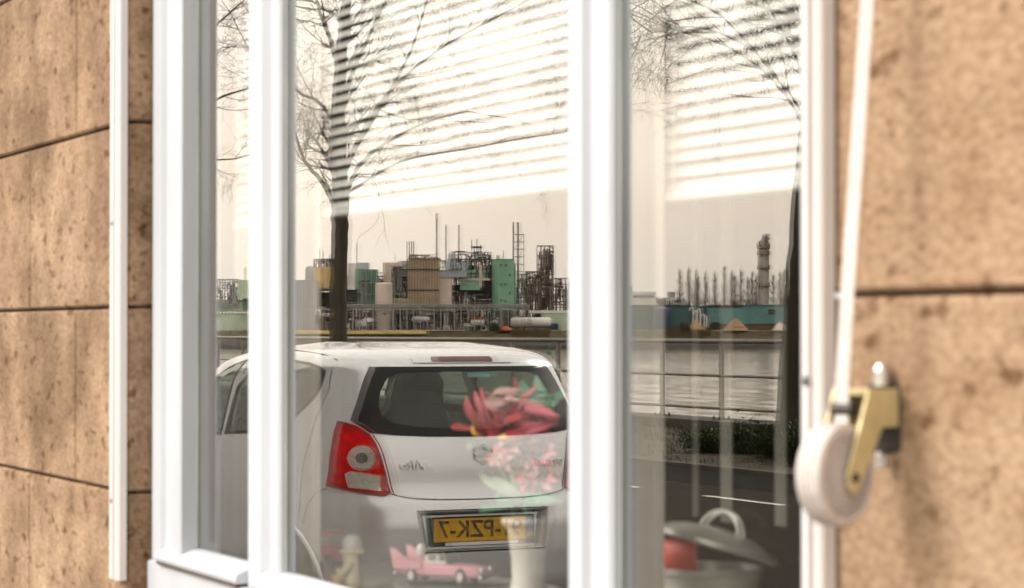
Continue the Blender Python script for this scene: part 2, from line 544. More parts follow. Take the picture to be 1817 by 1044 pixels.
for r in range(8):
    prof += [(RR - .004 - r * .0038, .0105), (RR - .0058 - r * .0038, .0098)]
prof += [(.004, .0105)]
MB().lathe(prof, 48, (0, -RO, RZ), 'X').build('strap_roll', 'strap_fabric', wr, smooth='auto')
# side face of the roll, wound layers
ring = MB()
for r in range(7):
    ring.lathe([(RR - .0068 - r * .004, 0), (RR - .0068 - r * .004, .0006), (RR - .0094 - r * .004, .0006), (RR - .0094 - r * .004, 0)], 40, (.0100, -RO, RZ), 'X')
ring.build('wound_layers', 'roll_side', wr)
# strap, from the roller box high on the wall down to the winder
st = MB()
pts = [(0, -.066, -.006), (0, -.066, .03), (0, -.062, .10), (0, -.045, .32), (0, -.02, .62), (0, -.012, 1.0)]
vv, ff = [], []
for x, y, z in pts:
    xo = .032 * max(z, 0)
    vv += [(xo - .0058, y, z), (xo + .0058, y, z), (xo + .0058, y + .0012, z), (xo - .0058, y + .0012, z)]
for i in range(len(pts) - 1):
    for k in range(4):
        ff.append((i*4+k, i*4+(k+1) % 4, i*4+4+(k+1) % 4, i*4+4+k))
st.add(vv, ff)
st.build('strap', 'strap_fabric', wr)
MB().cbox((.012, -.03, .99), (.052, -.0005, 1.05), .003).build('strap_outlet', 'guide_white', wr)

# ------------------------------------------------------------------ room behind the glass
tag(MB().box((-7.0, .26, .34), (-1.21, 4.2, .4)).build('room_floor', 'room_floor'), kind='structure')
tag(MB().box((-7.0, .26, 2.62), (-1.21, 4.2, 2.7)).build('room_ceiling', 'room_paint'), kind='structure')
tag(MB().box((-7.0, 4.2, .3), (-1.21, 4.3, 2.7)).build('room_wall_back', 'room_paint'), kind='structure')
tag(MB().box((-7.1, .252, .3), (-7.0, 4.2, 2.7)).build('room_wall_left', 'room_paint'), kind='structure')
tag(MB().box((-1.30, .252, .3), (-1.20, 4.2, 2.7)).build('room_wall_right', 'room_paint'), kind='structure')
SILL = 1.170
tag(MB().cbox((XO0 + .005, .0345, SILL - .03), (XO1 - .005, .40, SILL), .004).build('window_sill', 'sill_paint'), kind='structure')
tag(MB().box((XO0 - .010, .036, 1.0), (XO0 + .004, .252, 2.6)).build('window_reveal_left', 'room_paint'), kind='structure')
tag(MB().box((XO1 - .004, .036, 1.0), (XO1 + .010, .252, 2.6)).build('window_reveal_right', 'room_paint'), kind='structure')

def blind(x0, x1, zb, label, y=.058):
    b = empty('venetian_blind', ((x0 + x1) / 2, y, zb), label=label, cat='blind', group='white venetian blinds inside the window')
    w = (x1 - x0) / 2
    sl = MB()
    nseg = 5
    t = math.radians(54)
    vv, ff = [], []
    for i in range(nseg):
        q = i / (nseg - 1) * 2 - 1
        a = q * .0066
        h = (1 - q * q) * .0012
        yy = a * math.cos(t) - h * math.sin(t) * 0
        zz = a * math.sin(t) + h
        vv += [(-w, yy, zz), (w, yy, zz), (-w, yy, zz - .0003), (w, yy, zz - .0003)]
    for i in range(nseg - 1):
        k = i * 4
        ff += [(k, k+1, k+5, k+4), (k+2, k+6, k+7, k+3), (k, k+4, k+6, k+2), (k+1, k+3, k+7, k+5)]
    ff += [(0, 2, 3, 1), (nseg*4-4, nseg*4-3, nseg*4-1, nseg*4-2)]
    me = sl.add(vv, ff).mesh('slat')
    me.materials.append(MATS['blind_white'])
    nsl = int((2.36 - zb - .03) / .0142)
    for i in range(nsl):
        shared('slat', me, b, (0, 0, .016 + i * .0142 + rnd.uniform(-.0006, .0006)), (rnd.uniform(-.05, .05), rnd.uniform(-.0008, .0008), 0))
    MB().cbox((-w, -.009, 0), (w, .009, .009), .002).build('bottom_rail', 'blind_white', b)
    MB().cbox((-w, -.014, 2.345 - zb), (w, .014, 2.378 - zb), .002).build('head_box', 'blind_white', b)
    for xx in (-w * .8, w * .8) if w < .3 else (-w * .85, -.05, w * .85):
        MB().tube([(xx, -.0085, .005), (xx, -.0085, 2.36 - zb)], .0006, 4).build('ladder_cord', 'blind_white', b)
blind(JL1 + .006, M2A - .02, HCAM + .153, 'white venetian blind half lowered behind the wide middle pane')
blind(M2B - .02, JR0 - .006, HCAM + .128, 'narrow white venetian blind hanging slightly lower behind the right-hand pane')

# pale strips hanging at the back of the right light
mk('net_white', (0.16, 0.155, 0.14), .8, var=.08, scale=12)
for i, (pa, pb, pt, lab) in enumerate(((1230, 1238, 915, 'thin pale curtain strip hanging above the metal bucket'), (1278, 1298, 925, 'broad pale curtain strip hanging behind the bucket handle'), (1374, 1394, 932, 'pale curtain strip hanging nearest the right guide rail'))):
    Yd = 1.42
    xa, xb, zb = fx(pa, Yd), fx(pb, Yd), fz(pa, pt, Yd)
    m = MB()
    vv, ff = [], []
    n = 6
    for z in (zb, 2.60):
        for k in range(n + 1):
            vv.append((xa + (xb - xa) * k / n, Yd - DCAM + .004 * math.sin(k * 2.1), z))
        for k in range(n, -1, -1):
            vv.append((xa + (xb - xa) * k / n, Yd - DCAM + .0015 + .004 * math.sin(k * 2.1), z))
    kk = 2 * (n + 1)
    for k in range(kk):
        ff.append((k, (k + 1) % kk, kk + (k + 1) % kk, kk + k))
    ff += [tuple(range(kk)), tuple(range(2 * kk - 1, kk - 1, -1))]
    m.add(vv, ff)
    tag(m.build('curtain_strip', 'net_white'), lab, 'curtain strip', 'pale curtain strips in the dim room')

# ------------------------------------------------------------------ things on the sill
def ip(px, py, Yd):
    return Vector((fx(px, Yd), Yd - DCAM, fz(px, py, Yd)))

mk('china_white', (0.55, 0.54, 0.50), .25, var=.03)
mk('dish_grey', (.30, .295, .28), .3)
mk('pail_white', (.60, .60, .56), .3, metal=.2, var=.08, scale=40)
mk('china_cream', (0.72, 0.65, 0.44), .4, var=.05, scale=30)
mk('china_yellow', (0.72, 0.50, 0.16), .4, var=.08, scale=30)
mk('china_green', (0.45, 0.58, 0.42), .4, var=.08, scale=30)
mk('toy_pink', (0.60, 0.28, 0.34), .3, var=.04, coat=.4)
mk('toy_red', (0.55, 0.05, 0.03), .35, var=.06)
mk('toy_chrome', (0.8, 0.8, 0.8), .12, metal=1)
mk('toy_window', (0.45, 0.42, 0.36), .3)
mk('tyre_black', (0.025, 0.024, 0.023), .8)
mk('petal_red', (0.34, 0.006, 0.018), .6, var=.15, scale=40, col2=(.18, .004, .010))
mk('petal_pink', (0.44, 0.08, 0.12), .6, var=.12, scale=40)
mk('petal_pale', (0.40, 0.20, 0.21), .6, var=.1, scale=40)
mk('leaf_teal', (0.010, 0.15, 0.075), .5, var=.2, scale=50)
mk('leaf_sage', (0.13, 0.20, 0.13), .6, var=.15, scale=50)
mk('bird_yellow', (0.75, 0.42, 0.06), .6, var=.1, scale=60)
mk('galvanised', (0.60, 0.60, 0.56), .28, metal=.35, var=.12, scale=30)
mk('basket_red', (0.50, 0.05, 0.025), .5, var=.15, scale=60)

TRAY_Z = 1.2175
tc_ = ip(850, 1022, 1.25)
tr = empty('cake_stand', (tc_.x, tc_.y, SILL), label='oval white china stand under the pink toy car', cat='cake stand')
m = MB(); vv, ff = [], []
prof = [(.30, 0), (.32, .006), (.12, .014), (.10, .027), (.6, .034), (.96, .0415), (1.0, .0475), (.97, .049), (.9, .047), (.02, .047)]
n = 44
for r, z in prof:
    for k in range(n):
        a = k * math.tau / n
        vv.append((r * .165 * math.cos(a), r * .095 * math.sin(a), z))
for i in range(len(prof) - 1):
    for k in range(n):
        ff.append((i*n+k, i*n+(k+1) % n, (i+1)*n+(k+1) % n, (i+1)*n+k))
ff += [tuple(range(n)), tuple(range((len(prof)-1)*n, len(prof)*n))]
m.add(vv, ff)\
    .build('plate', 'dish_grey', tr, smooth='auto')

# figurine of a child holding a bundle
fg_ = ip(624, 1044, 1.20)
fgz = SILL
fg = empty('figurine', (fg_.x, fg_.y, fgz), math.radians(-20), label='small cream china figurine with yellow bundle on the sill', cat='figurine')
MB().lathe([(.021, 0), (.023, .004), (.021, .010), (.017, .014)], 20).build('base', 'china_green', fg, smooth='auto')
def skinfig(name, mat, parent, verts, edges, radii, sub=2):
    me = bpy.data.meshes.new(name)
    me.from_pydata(verts, edges, [])
    o = bpy.data.objects.new(name, me); COL.objects.link(o)
    sk = o.modifiers.new('skin', 'SKIN')
    for i, r in enumerate(radii):
        me.skin_vertices[0].data[i].radius = (r, r)
    me.skin_vertices[0].data[0].use_root = True
    ss = o.modifiers.new('sub', 'SUBSURF'); ss.levels = sub; ss.render_levels = sub
    bpy.context.view_layer.update()
    nm = bpy.data.meshes.new_from_object(o.evaluated_get(bpy.context.evaluated_depsgraph_get()))
    bpy.data.objects.remove(o, do_unlink=True)
    nm.polygons.foreach_set('use_smooth', [True] * len(nm.polygons))
    nm.materials.append(MATS[mat])
    q = bpy.data.objects.new(name, nm); COL.objects.link(q); q.parent = parent
    return q
skinfig('body', 'china_cream', fg,
        [(0, 0, .012), (0, 0, .030), (0, 0, .048), (0, 0, .058), (0, -.002, .066), (0, -.002, .078), (.012, -.004, .050), (.016, -.014, .040), (.006, -.020, .044), (-.012, -.004, .050), (-.017, -.013, .040), (-.006, -.020, .046)],
        [(0, 1), (1, 2), (2, 3), (3, 4), (4, 5), (3, 6), (6, 7), (7, 8), (3, 9), (9, 10), (10, 11)],
        [.017, .015, .011, .007, .012, .010, .0055, .005, .004, .0055, .005, .004])
MB().lathe([(.001, .021), (.007, .020), (.0125, .014), (.0145, .006), (.0135, 0), (.010, -.004)], 20, (0, .001, .072)).build('bonnet', 'china_white', fg, smooth=True)
m = MB()
for i in range(12):
    a = i * math.tau / 12
    m.lathe([(.0008, .0035), (.003, .0022), (.0035, 0), (.003, -.0022), (.0008, -.0035)], 8, (.0135 * math.cos(a), .001 + .0135 * math.sin(a), .070))
m.build('bonnet_frill', 'china_cream', fg, smooth=True)
MB().lathe([(.002, 0), (.009, .003), (.0105, .014), (.0095, .026), (.006, .030), (.002, .031)], 16, (.012, -.020, .010)).build('bundle', 'china_yellow', fg, smooth=True)
m = MB()
for sx in (-1, 1):
    m.lathe([(.0006, 0), (.0014, .0006), (.0006, .0012)], 8, (sx * .0045, -.0135, .0725))
m.build('eyes', 'dark_steel', fg)

# pink toy convertible with tail fins
tcp = ip(772, 1030, 1.215)
ty = empty('toy_car', (tcp.x, tcp.y + .012, TRAY_Z + .0015), math.radians(42), label='pink toy convertible with tail fins on the white stand', cat='toy car')
ty.scale = (.60, .66, .90)
L, Wd = .096, .036
sec = [(-1.0, .020, .030, .62), (-.93, .012, .036, .9), (-.75, .010, .034, 1), (-.45, .010, .030, 1), (-.1, .010, .029, 1), (.25, .010, .029, 1), (.6, .010, .028, 1), (.9, .010, .026, .95), (1.0, .014, .022, .8)]
vv, ff = [], []
ns = 12
for x, zb, zt, wf in sec:
    for k in range(ns):
        a = k * math.tau / ns + math.pi / ns
        cy = math.copysign(abs(math.cos(a)) ** .5, math.cos(a)); cz = math.copysign(abs(math.sin(a)) ** .5, math.sin(a))
        vv.append((x * L, cy * Wd * wf, (zb + zt) / 2 + cz * (zt - zb) / 2))
for i in range(len(sec) - 1):
    for k in range(ns):
        ff.append((i*ns+k, i*ns+(k+1) % ns, (i+1)*ns+(k+1) % ns, (i+1)*ns+k))
ff += [tuple(range(ns)), tuple(range((len(sec)-1)*ns, len(sec)*ns))]
MB().add(vv, ff).build('body', 'toy_pink', ty, smooth='auto')
for sy in (-1, 1):
    f = MB()
    f.prism([(-1.04 * L, .026), (-1.10 * L, .050), (-.98 * L, .049), (-.70 * L, .036), (-.35 * L, .030), (-.35 * L, .022), (-1.0 * L, .020)], sy * (Wd - .0005) - .003, sy * (Wd - .0005) + .003)
    f.build('tail_fin', 'toy_pink', ty)
MB().cbox((-.35 * L, -Wd * .78, .0285), (.22 * L, Wd * .78, .0325), .001).build('interior_tub', 'china_white', ty)
for xx in (-.28, -.02):
    MB().cbox((xx * L - .004, -Wd * .7, .031), (xx * L + .004, Wd * .7, .041), .002).build('seat', 'china_white', ty)
MB().prism([(.20 * L, .029), (.245 * L, .029), (.14 * L, .0475), (.12 * L, .0475)], -Wd * .8, Wd * .8).build('windscreen', 'toy_chrome', ty)
MB().lathe([(.001, .012), (.007, .010), (.0095, .004), (.009, -.003), (.005, -.008)], 16, (-.55 * L, 0, .043)).build('folded_roof', 'china_white', ty, smooth=True)
MB().cbox((.98 * L, -Wd * .9, .009), (1.06 * L, Wd * .9, .015), .002).build('bumper', 'toy_chrome', ty)
MB().cbox((-1.08 * L, -Wd * .8, .010), (-1.0 * L, Wd * .8, .016), .002).build('bumper', 'toy_chrome', ty)
for xx in (-.6, .58):
    for sy in (-1, 1):
        wv = MB().lathe([(.004, -.005), (.0115, -.005), (.0125, -.003), (.0125, .003), (.0115, .005), (.004, .005)], 20, (xx * L, sy * (Wd - .003), .0125), 'Y').build('wheel', 'tyre_black', ty, smooth='auto')
        MB().lathe([(.0065, -.0008), (.0065, .0008), (.004, .0015)], 16, (xx * L, sy * (Wd + .0022) - (0 if sy > 0 else .0008), .0125), 'Y').build('hubcap', 'china_white', wv)
for sy in (-1, 1):
    MB().lathe([(.004, 0), (.004, .003), (.002, .0045)], 12, (1.0 * L, sy * Wd * .62, .021), 'X').build('headlight', 'toy_chrome', ty)

# red toy van
rt = ip(580, 990, 1.36)
rv = empty('toy_van', (rt.x, rt.y, SILL), math.radians(25), label='small red toy van at the left end of the sill', cat='toy van')
MB().cbox((-.048, -.022, .008), (.048, .022, .032), .003).build('body', 'toy_red', rv)
MB().cbox((-.044, -.020, .0318), (.026, .020, .046), .003).build('window_band', 'toy_window', rv)
MB().cbox((-.046, -.021, .0458), (.028, .021, .056), .004).build('roof', 'toy_red', rv)
for xx in (-.046, -.012, .024):
    for sy in (-1, 1):
        MB().box((xx, sy * .0203 - .001, .030), (xx + .004, sy * .0203 + .001, .048)).build('pillar', 'toy_red', rv)
for xx in (-.028, .028):
    for sy in (-1, 1):
        MB().lathe([(.004, -.004), (.0095, -.004), (.0095, .004), (.004, .004)], 16, (xx, sy * .021, .0095), 'Y').build('wheel', 'tyre_black', rv)

# vase and silk flowers
vp = ip(938, 1010, 1.285)
va = empty('vase', (vp.x, vp.y, TRAY_Z + .001), label='white china vase holding silk flowers on the stand', cat='vase')
MB().lathe([(.022, 0), (.024, .003), (.021, .012), (.0215, .040), (.026, .072), (.0315, .086), (.0325, .090), (.0305, .0905), (.024, .074), (.018, .04), (.016, .02)], 32).build('body', 'china_white', va, smooth='auto')
MB().lathe([(.0335, .0835), (.0345, .086), (.0345, .0895), (.0335, .091)], 32).build('rim', 'china_white', va, smooth='auto')

bq = empty('silk_bouquet', (vp.x, vp.y, TRAY_Z + .08), label='silk bouquet of red, pink and yellow flowers with green leaves', cat='flowers')
bqo = Vector(bq.location)
def petal(a, b, wpx, mat, Yd=1.27, name='petal', bow=.12, fold=.25, dy=0.0):
    if wpx >= 20 and name == 'petal':
        for _ in range(2):
            ja = (a[0] + rnd.uniform(-6, 6), a[1] + rnd.uniform(-5, 5)); jb = (b[0] + rnd.uniform(-13, 13), b[1] + rnd.uniform(-9, 9))
            one_petal(ja, jb, wpx * rnd.uniform(.42, .62), mat, Yd, name, bow, .6, dy)
        return None
    return one_petal(a, b, wpx, mat, Yd, name, bow, fold, dy)
def one_petal(a, b, wpx, mat, Yd, name, bow, fold, dy):
    """leaf-shaped piece from base a to tip b (picture points at the bouquet's depth)"""
    A = ip(*a, Yd) - bqo; B = ip(*b, Yd + rnd.uniform(-.02, .012) + dy) - bqo
    ax = B - A; Lp = ax.length
    t = ax.normalized()
    nrm = Vector((rnd.uniform(.2, 1.0), -.8, rnd.uniform(-.1, .5))).normalized()
    sd = t.cross(nrm).normalized(); nrm = sd.cross(t)
    wd = wpx / 1400.0
    m = MB(); vv, ff = [], []
    n = 7
    for i in range(n + 1):
        q = i / n
        wq = wd * .5 * (math.sin(math.pi * min(q * .93 + .07, 1)) ** .75)
        c = A + t * (Lp * q) + nrm * (bow * Lp * math.sin(math.pi * q))
        vv += [c - sd * wq + nrm * wq * fold, c, c + sd * wq + nrm * wq * fold]
    for i in range(n):
        k = i * 3
        ff += [(k, k+1, k+4, k+3), (k+1, k+2, k+5, k+4)]
    k0 = len(vv)
    vv += [Vector(v) - nrm * .0006 for v in vv]
    ff += [tuple(k0 + i for i in reversed(f)) for f in ff]
    m.add(vv, ff)
    return m.build(name, mat, bq, smooth=True)
for a, b, w, mt in (((862, 764), (822, 706), 34, 'petal_red'), ((850, 760), (808, 754), 20, 'petal_red'), ((875, 760), (855, 700), 30, 'petal_pink'), ((890, 762), (905, 690), 40, 'petal_pink'),
                    ((905, 765), (935, 706), 36, 'petal_red'), ((915, 766), (972, 716), 26, 'petal_pink'), ((915, 768), (986, 756), 30, 'petal_pink'), ((900, 768), (960, 735), 32, 'petal_red'),
                    ((880, 770), (850, 735), 30, 'petal_red'), ((900, 772), (960, 768), 26, 'petal_red'), ((885, 772), (895, 735), 44, 'petal_red'), ((870, 772), (915, 760), 28, 'petal_red'),
                    ((925, 700), (912, 668), 14, 'petal_pink'), ((880, 705), (925, 695), 26, 'petal_pale'), ((870, 715), (915, 712), 30, 'petal_pale')):
    petal(a, b, w, mt)
for a, b, w, mt in (((960, 745), (925, 676), 28, 'leaf_teal'), ((990, 735), (935, 690), 26, 'leaf_teal'), ((985, 745), (950, 665), 24, 'leaf_teal'), ((1005, 700), (965, 720), 16, 'leaf_sage'), ((975, 750), (1003, 690), 26, 'leaf_teal'), ((985, 760), (968, 700), 30, 'leaf_teal'),
                    ((930, 880), (868, 850), 16, 'leaf_sage'), ((925, 885), (850, 838), 15, 'leaf_sage'), ((935, 880), (905, 830), 18, 'leaf_sage'), ((930, 890), (850, 905), 14, 'leaf_teal'), ((930, 895), (1000, 890), 22, 'leaf_teal'), ((925, 890), (880, 880), 20, 'leaf_teal')):
    petal(a, b, w, mt, 1.285, 'leaf')
for i, (cx, cy) in enumerate(((890, 800), (915, 792), (945, 790), (975, 800), (905, 822), (935, 818), (960, 825), (985, 830), (925, 845), (950, 850), (975, 855), (940, 868), (880, 815))):
    for j in range(5):
        a = j * math.tau / 5 + i
        petal((cx + 2 * math.cos(a), cy + 2 * math.sin(a)), (cx + 15 * math.cos(a), cy + 14 * math.sin(a)), 14, 'petal_pale' if (i + j) % 3 else 'petal_pink', 1.28)
def blob(name, mat, px, py, Yd, rx, rz, parent=bq):
    c = ip(px, py, Yd) - bqo
    pr = [(max(.0003, math.sin(t * math.pi / 10)) , -math.cos(t * math.pi / 10)) for t in range(11)]
    o = MB().lathe([(r * rx, z * rz) for r, z in pr], 16, c).build(name, mat, parent, smooth=True)
    return o
blob('bird_body', 'bird_yellow', 849, 762, 1.262, .0095, .011)
blob('bird_head', 'leaf_sage', 856, 746, 1.262, .0065, .0065)
blob('berry', 'leaf_teal', 836, 793, 1.262, .0058, .0065)
blob('flower_centre', 'bird_yellow', 905, 776, 1.262, .014, .0055)
for px, py in ((905, 770), (935, 815), (960, 850), (850, 770), (975, 740), (920, 840)):
    A = ip(px, py, 1.28) - bqo
    MB().tube([A, A * .5 + Vector((0, .004, 0)), Vector((rnd.uniform(-.008, .008), 0, -.06))], [.0012, .0014, .0014], 5).build('stem', 'leaf_teal', bq)

for a, b, w, mt in (((930, 735), (1002, 740), 34, 'petal_pink'), ((895, 745), (862, 690), 26, 'petal_red'), ((925, 735), (948, 690), 22, 'petal_pink'), ((905, 728), (868, 712), 34, 'petal_pale'), ((935, 752), (1000, 772), 24, 'petal_red'), ((890, 755), (935, 748), 40, 'petal_red'), ((860, 770), (838, 742), 18, 'petal_red'), ((900, 720), (925, 715), 30, 'petal_pale'), ((940, 765), (975, 740), 22, 'petal_pink')):
    petal(a, b, w, mt, 1.265)

# lidded metal bucket in the right light
bk_ = ip(1258, 1044, 1.25)
bk = empty('metal_bucket', (bk_.x, bk_.y, SILL), math.radians(12), label='small galvanised bucket with tilted lid and red lining on the sill', cat='bucket')
zt = fz(1268, 1006, 1.25) - SILL
pr_ = [(.038, 0), (.0395, .002)]
for k in range(7):
    z_ = .004 + (zt - .010) * k / 6
    pr_ += [(.040 + .014 * k / 6, z_), (.0412 + .014 * k / 6, z_ + .0012), (.0400 + .014 * k / 6, z_ + .0026)]
pr_ += [(.0565, zt - .002), (.0565, zt), (.053, zt - .001), (.044, zt * .4), (.036, .004)]
MB().lathe(pr_, 40).build('body', 'pail_white', bk, smooth='auto')
ln_ = MB(); vv, ff = [], []
for k in range(15):
    a = math.radians(195 + 110 * k / 14)
    for r_, z_ in ((.052, zt - .002), (.0575 + .001 * (k % 2), zt + .008), (.0590 + .0012 * (k % 2), zt + .026), (.050, zt + .030)):
        vv.append((r_ * math.cos(a), r_ * math.sin(a), z_))
for k in range(14):
    for c_ in range(3):
        ff.append((k*4+c_, k*4+c_+1, k*4+c_+5, k*4+c_+4))
ln_.add(vv, ff).build('red_cloth', 'basket_red', bk, smooth=True)
ld = MB().lathe([(.064, 0), (.066, .003), (.0645, .006), (.058, .008), (.050, .013), (.034, .018), (.016, .0205), (.001, .021)], 40).build('lid', 'galvanised', bk, smooth='auto')
MB().lathe([(.0655, -.001), (.0685, .001), (.0685, .005), (.0655, .0075), (.0640, .006)], 40).build('lid_rim', 'galvanised', ld, smooth='auto')
ld.location = (.006, 0, zt + .020)
ld.rotation_euler = (math.radians(-15), math.radians(7), 0)
hd = [(.006 + .030 * math.cos(math.pi * i / 14), 0, .012 + .027 * math.sin(math.pi * i / 14)) for i in range(15)]
for yy in (-.004, .004):
    MB().tube([(x, yy, z) for x, y, z in hd], .0019, 8).build('handle', 'galvanised', ld, smooth=True)
# ------------------------------------------------------------------ street, verge, quay, water
mk('asphalt', (0.040, 0.033, 0.026), .95, var=.12, scale=9, bump=.6, bscale=260, col2=(.022, .018, .014), coords='World', spec=.10)
mk('asphalt_dark', (0.016, 0.0145, 0.013), .95, var=.15, scale=6, bump=.4, bscale=200, coords='World', spec=.1)
mk('paving', (0.28, 0.275, 0.265), .85, var=.12, scale=5, bump=.3, bscale=80, coords='World')
mk('kerb_stone', (0.27, 0.25, 0.22), .85, var=.15, scale=4, bump=.3, bscale=60)
mk('soil_grass', (0.045, 0.042, 0.017), .95, scale=2.5, col2=(.033, .021, .012), bump=.8, bscale=25, coords='World')
mk('quay_concrete', (0.085, 0.075, 0.06), .9, var=.2, scale=2.5, bump=.4, bscale=30, coords='World')
mk('road_paint', (0.75, 0.74, 0.70), .7, var=.12, scale=40)
mk('grass_blade', (0.040, 0.050, 0.014), .8, var=.25, scale=3, col2=(.055, .042, .018))
mk('shrub_leaf', (0.045, 0.085, 0.018), .6, var=.25, scale=9)
mk('twig', (0.06, 0.045, 0.03), .9)
mk('bark', (0.052, 0.042, 0.026), .95, var=.25, scale=6, bump=.9, bscale=18, stretch=(4, 4, 1))
mk('bark_thin', (0.050, 0.038, 0.026), .95, var=.15, scale=6)
mk('rail_steel', (0.30, 0.27, 0.24), .45, metal=.5, var=.15, scale=8)

def yr(Yd):
    return DCAM - Yd
def sheet(name, x0, x1, Ya, Yb, z, mat, kind='structure'):
    ya, yb = yr(Ya), yr(Yb)
    o = MB().add([(x0, yb, z), (x1, yb, z), (x1, ya, z), (x0, ya, z)], [(0, 1, 2, 3)]).build(name, mat)
    return tag(o, kind=kind)
tag(MB().add([(-1500, yr(18.0), -.05), (1500, yr(18.0), -.05), (1500, 300, -.05), (-1500, 300, -.05)], [(0, 1, 2, 3)]).build('ground', 'soil_grass'), kind='structure')
tag(MB().box((-200, yr(3.55), -.03), (60, YW + .03, .10)).build('pavement', 'paving'), kind='structure')
kb = MB().box((-200, yr(3.70), -.03), (60, yr(3.553), .104)).build('kerb', 'kerb_stone'); tag(kb, kind='structure')
sheet('road', -200, 60, 3.70, 12.05, 0.0, 'asphalt')
sheet('cycle_lane', -200, 60, 12.05, 13.30, 0.004, 'asphalt_dark')
tag(MB().box((-200, yr(13.42), -.03), (60, yr(13.30), .05)).build('kerb_edge', 'quay_concrete'), kind='structure')
# uneven verge
rv_ = random.Random(3)
nx, ny = 180, 14
vv, ff = [], []
for j in range(ny + 1):
    for i in range(nx + 1):
        q = j / ny
        vv.append((-90 + 110 * i / nx, yr(13.42 + (17.62 - 13.42) * q), .045 + .05 * q + (rv_.uniform(-.02, .025) if 0 < j < ny else 0)))
for j in range(ny):
    for i in range(nx):
        k = j * (nx + 1) + i
        ff.append((k, k + 1, k + nx + 2, k + nx + 1))
tag(MB().add(vv, ff).build('verge', 'soil_grass', smooth=True), kind='structure')
tag(MB().box((-400, yr(18.45), -6.0), (200, yr(17.62), .225)).build('quay_wall', 'quay_concrete'), kind='structure')
ln = [(fx(1250, 11.2), fx(1388, 11.2)), (fx(1096, 11.2), fx(1133, 11.2)), (fx(1600, 11.2), fx(1900, 11.2)), (fx(900, 11.2), fx(960, 11.2))]
for a, b in ln:
    tag(MB().add([(a, yr(11.24), .004), (b, yr(11.24), .004), (b, yr(11.16), .004), (a, yr(11.16), .004)], [(0, 1, 2, 3)]).build('road_marking', 'road_paint'), kind='structure')

# water
wm = bpy.data.materials.new('river_water'); wm.use_nodes = True
n_, l_ = wm.node_tree.nodes, wm.node_tree.links
b_ = n_['Principled BSDF']
b_.inputs['Base Color'].default_value = (.15, .13, .105, 1)
b_.inputs['Roughness'].default_value = .12
b_.inputs['IOR'].default_value = 1.33
g_ = n_.new('ShaderNodeNewGeometry')
def wnoise(sc, st, det):
    mp = n_.new('ShaderNodeMapping'); mp.inputs['Rotation'].default_value = (0, 0, .12); mp.inputs['Scale'].default_value = st
    z = n_.new('ShaderNodeTexNoise'); z.inputs['Scale'].default_value = sc; z.inputs['Detail'].default_value = det; z.inputs['Roughness'].default_value = .6
    l_.new(g_.outputs['Position'], mp.inputs[0]); l_.new(mp.outputs[0], z.inputs['Vector']); return z
w1 = wnoise(.55, (.35, 1, 1), 5)          # wavelets, crests along the river
w2 = wnoise(.035, (.25, 1, 1), 3)         # wind lanes
vm1 = n_.new('ShaderNodeVectorMath'); vm1.operation = 'SUBTRACT'; vm1.inputs[1].default_value = (.5, .5, .5); l_.new(w1.outputs['Color'], vm1.inputs[0])
am = n_.new('ShaderNodeMapRange'); am.inputs['From Min'].default_value = .35; am.inputs['From Max'].default_value = .65; am.inputs['To Min'].default_value = .14; am.inputs['To Max'].default_value = .42
l_.new(w2.outputs['Fac'], am.inputs['Value'])
vm2 = n_.new('ShaderNodeVectorMath'); vm2.operation = 'SCALE'; l_.new(vm1.outputs[0], vm2.inputs[0]); l_.new(am.outputs[0], vm2.inputs['Scale'])
vm3 = n_.new('ShaderNodeVectorMath'); vm3.operation = 'MULTIPLY'; vm3.inputs[1].default_value = (1, 1, 0); l_.new(vm2.outputs[0], vm3.inputs[0])
vm4 = n_.new('ShaderNodeVectorMath'); vm4.operation = 'ADD'; vm4.inputs[1].default_value = (0, 0, 1); l_.new(vm3.outputs[0], vm4.inputs[0])
vm5 = n_.new('ShaderNodeVectorMath'); vm5.operation = 'NORMALIZE'; l_.new(vm4.outputs[0], vm5.inputs[0])
l_.new(vm5.outputs[0], b_.inputs['Normal'])
MATS['river_water'] = wm
WATER = -3.8
tag(MB().add([(-2500, -2500, WATER), (2500, -2500, WATER), (2500, yr(18.2), WATER), (-2500, yr(18.2), WATER)], [(0, 1, 2, 3)]).build('river', 'river_water'), kind='structure')

# grass on the verge
rg = random.Random(11)
m = MB()
for i in range(9000):
    x = rg.uniform(-48, -18); q = rg.random() ** .8
    Y = 13.45 + 4.15 * q
    z = .04 + .05 * (Y - 13.42) / 4.2
    h = rg.uniform(.03, .09)
    a = rg.uniform(0, math.pi); dx, dy = math.cos(a) * .012, math.sin(a) * .012
    lx, ly = rg.uniform(-.04, .04), rg.uniform(-.04, .04)
    m.add([(x - dx, yr(Y) - dy, z), (x + dx, yr(Y) + dy, z), (x + lx, yr(Y) + ly, z + h)], [(0, 1, 2)])
tag(m.build('grass', 'grass_blade', fix=False), 'short tufted grass on the river verge', 'grass', kind='stuff')

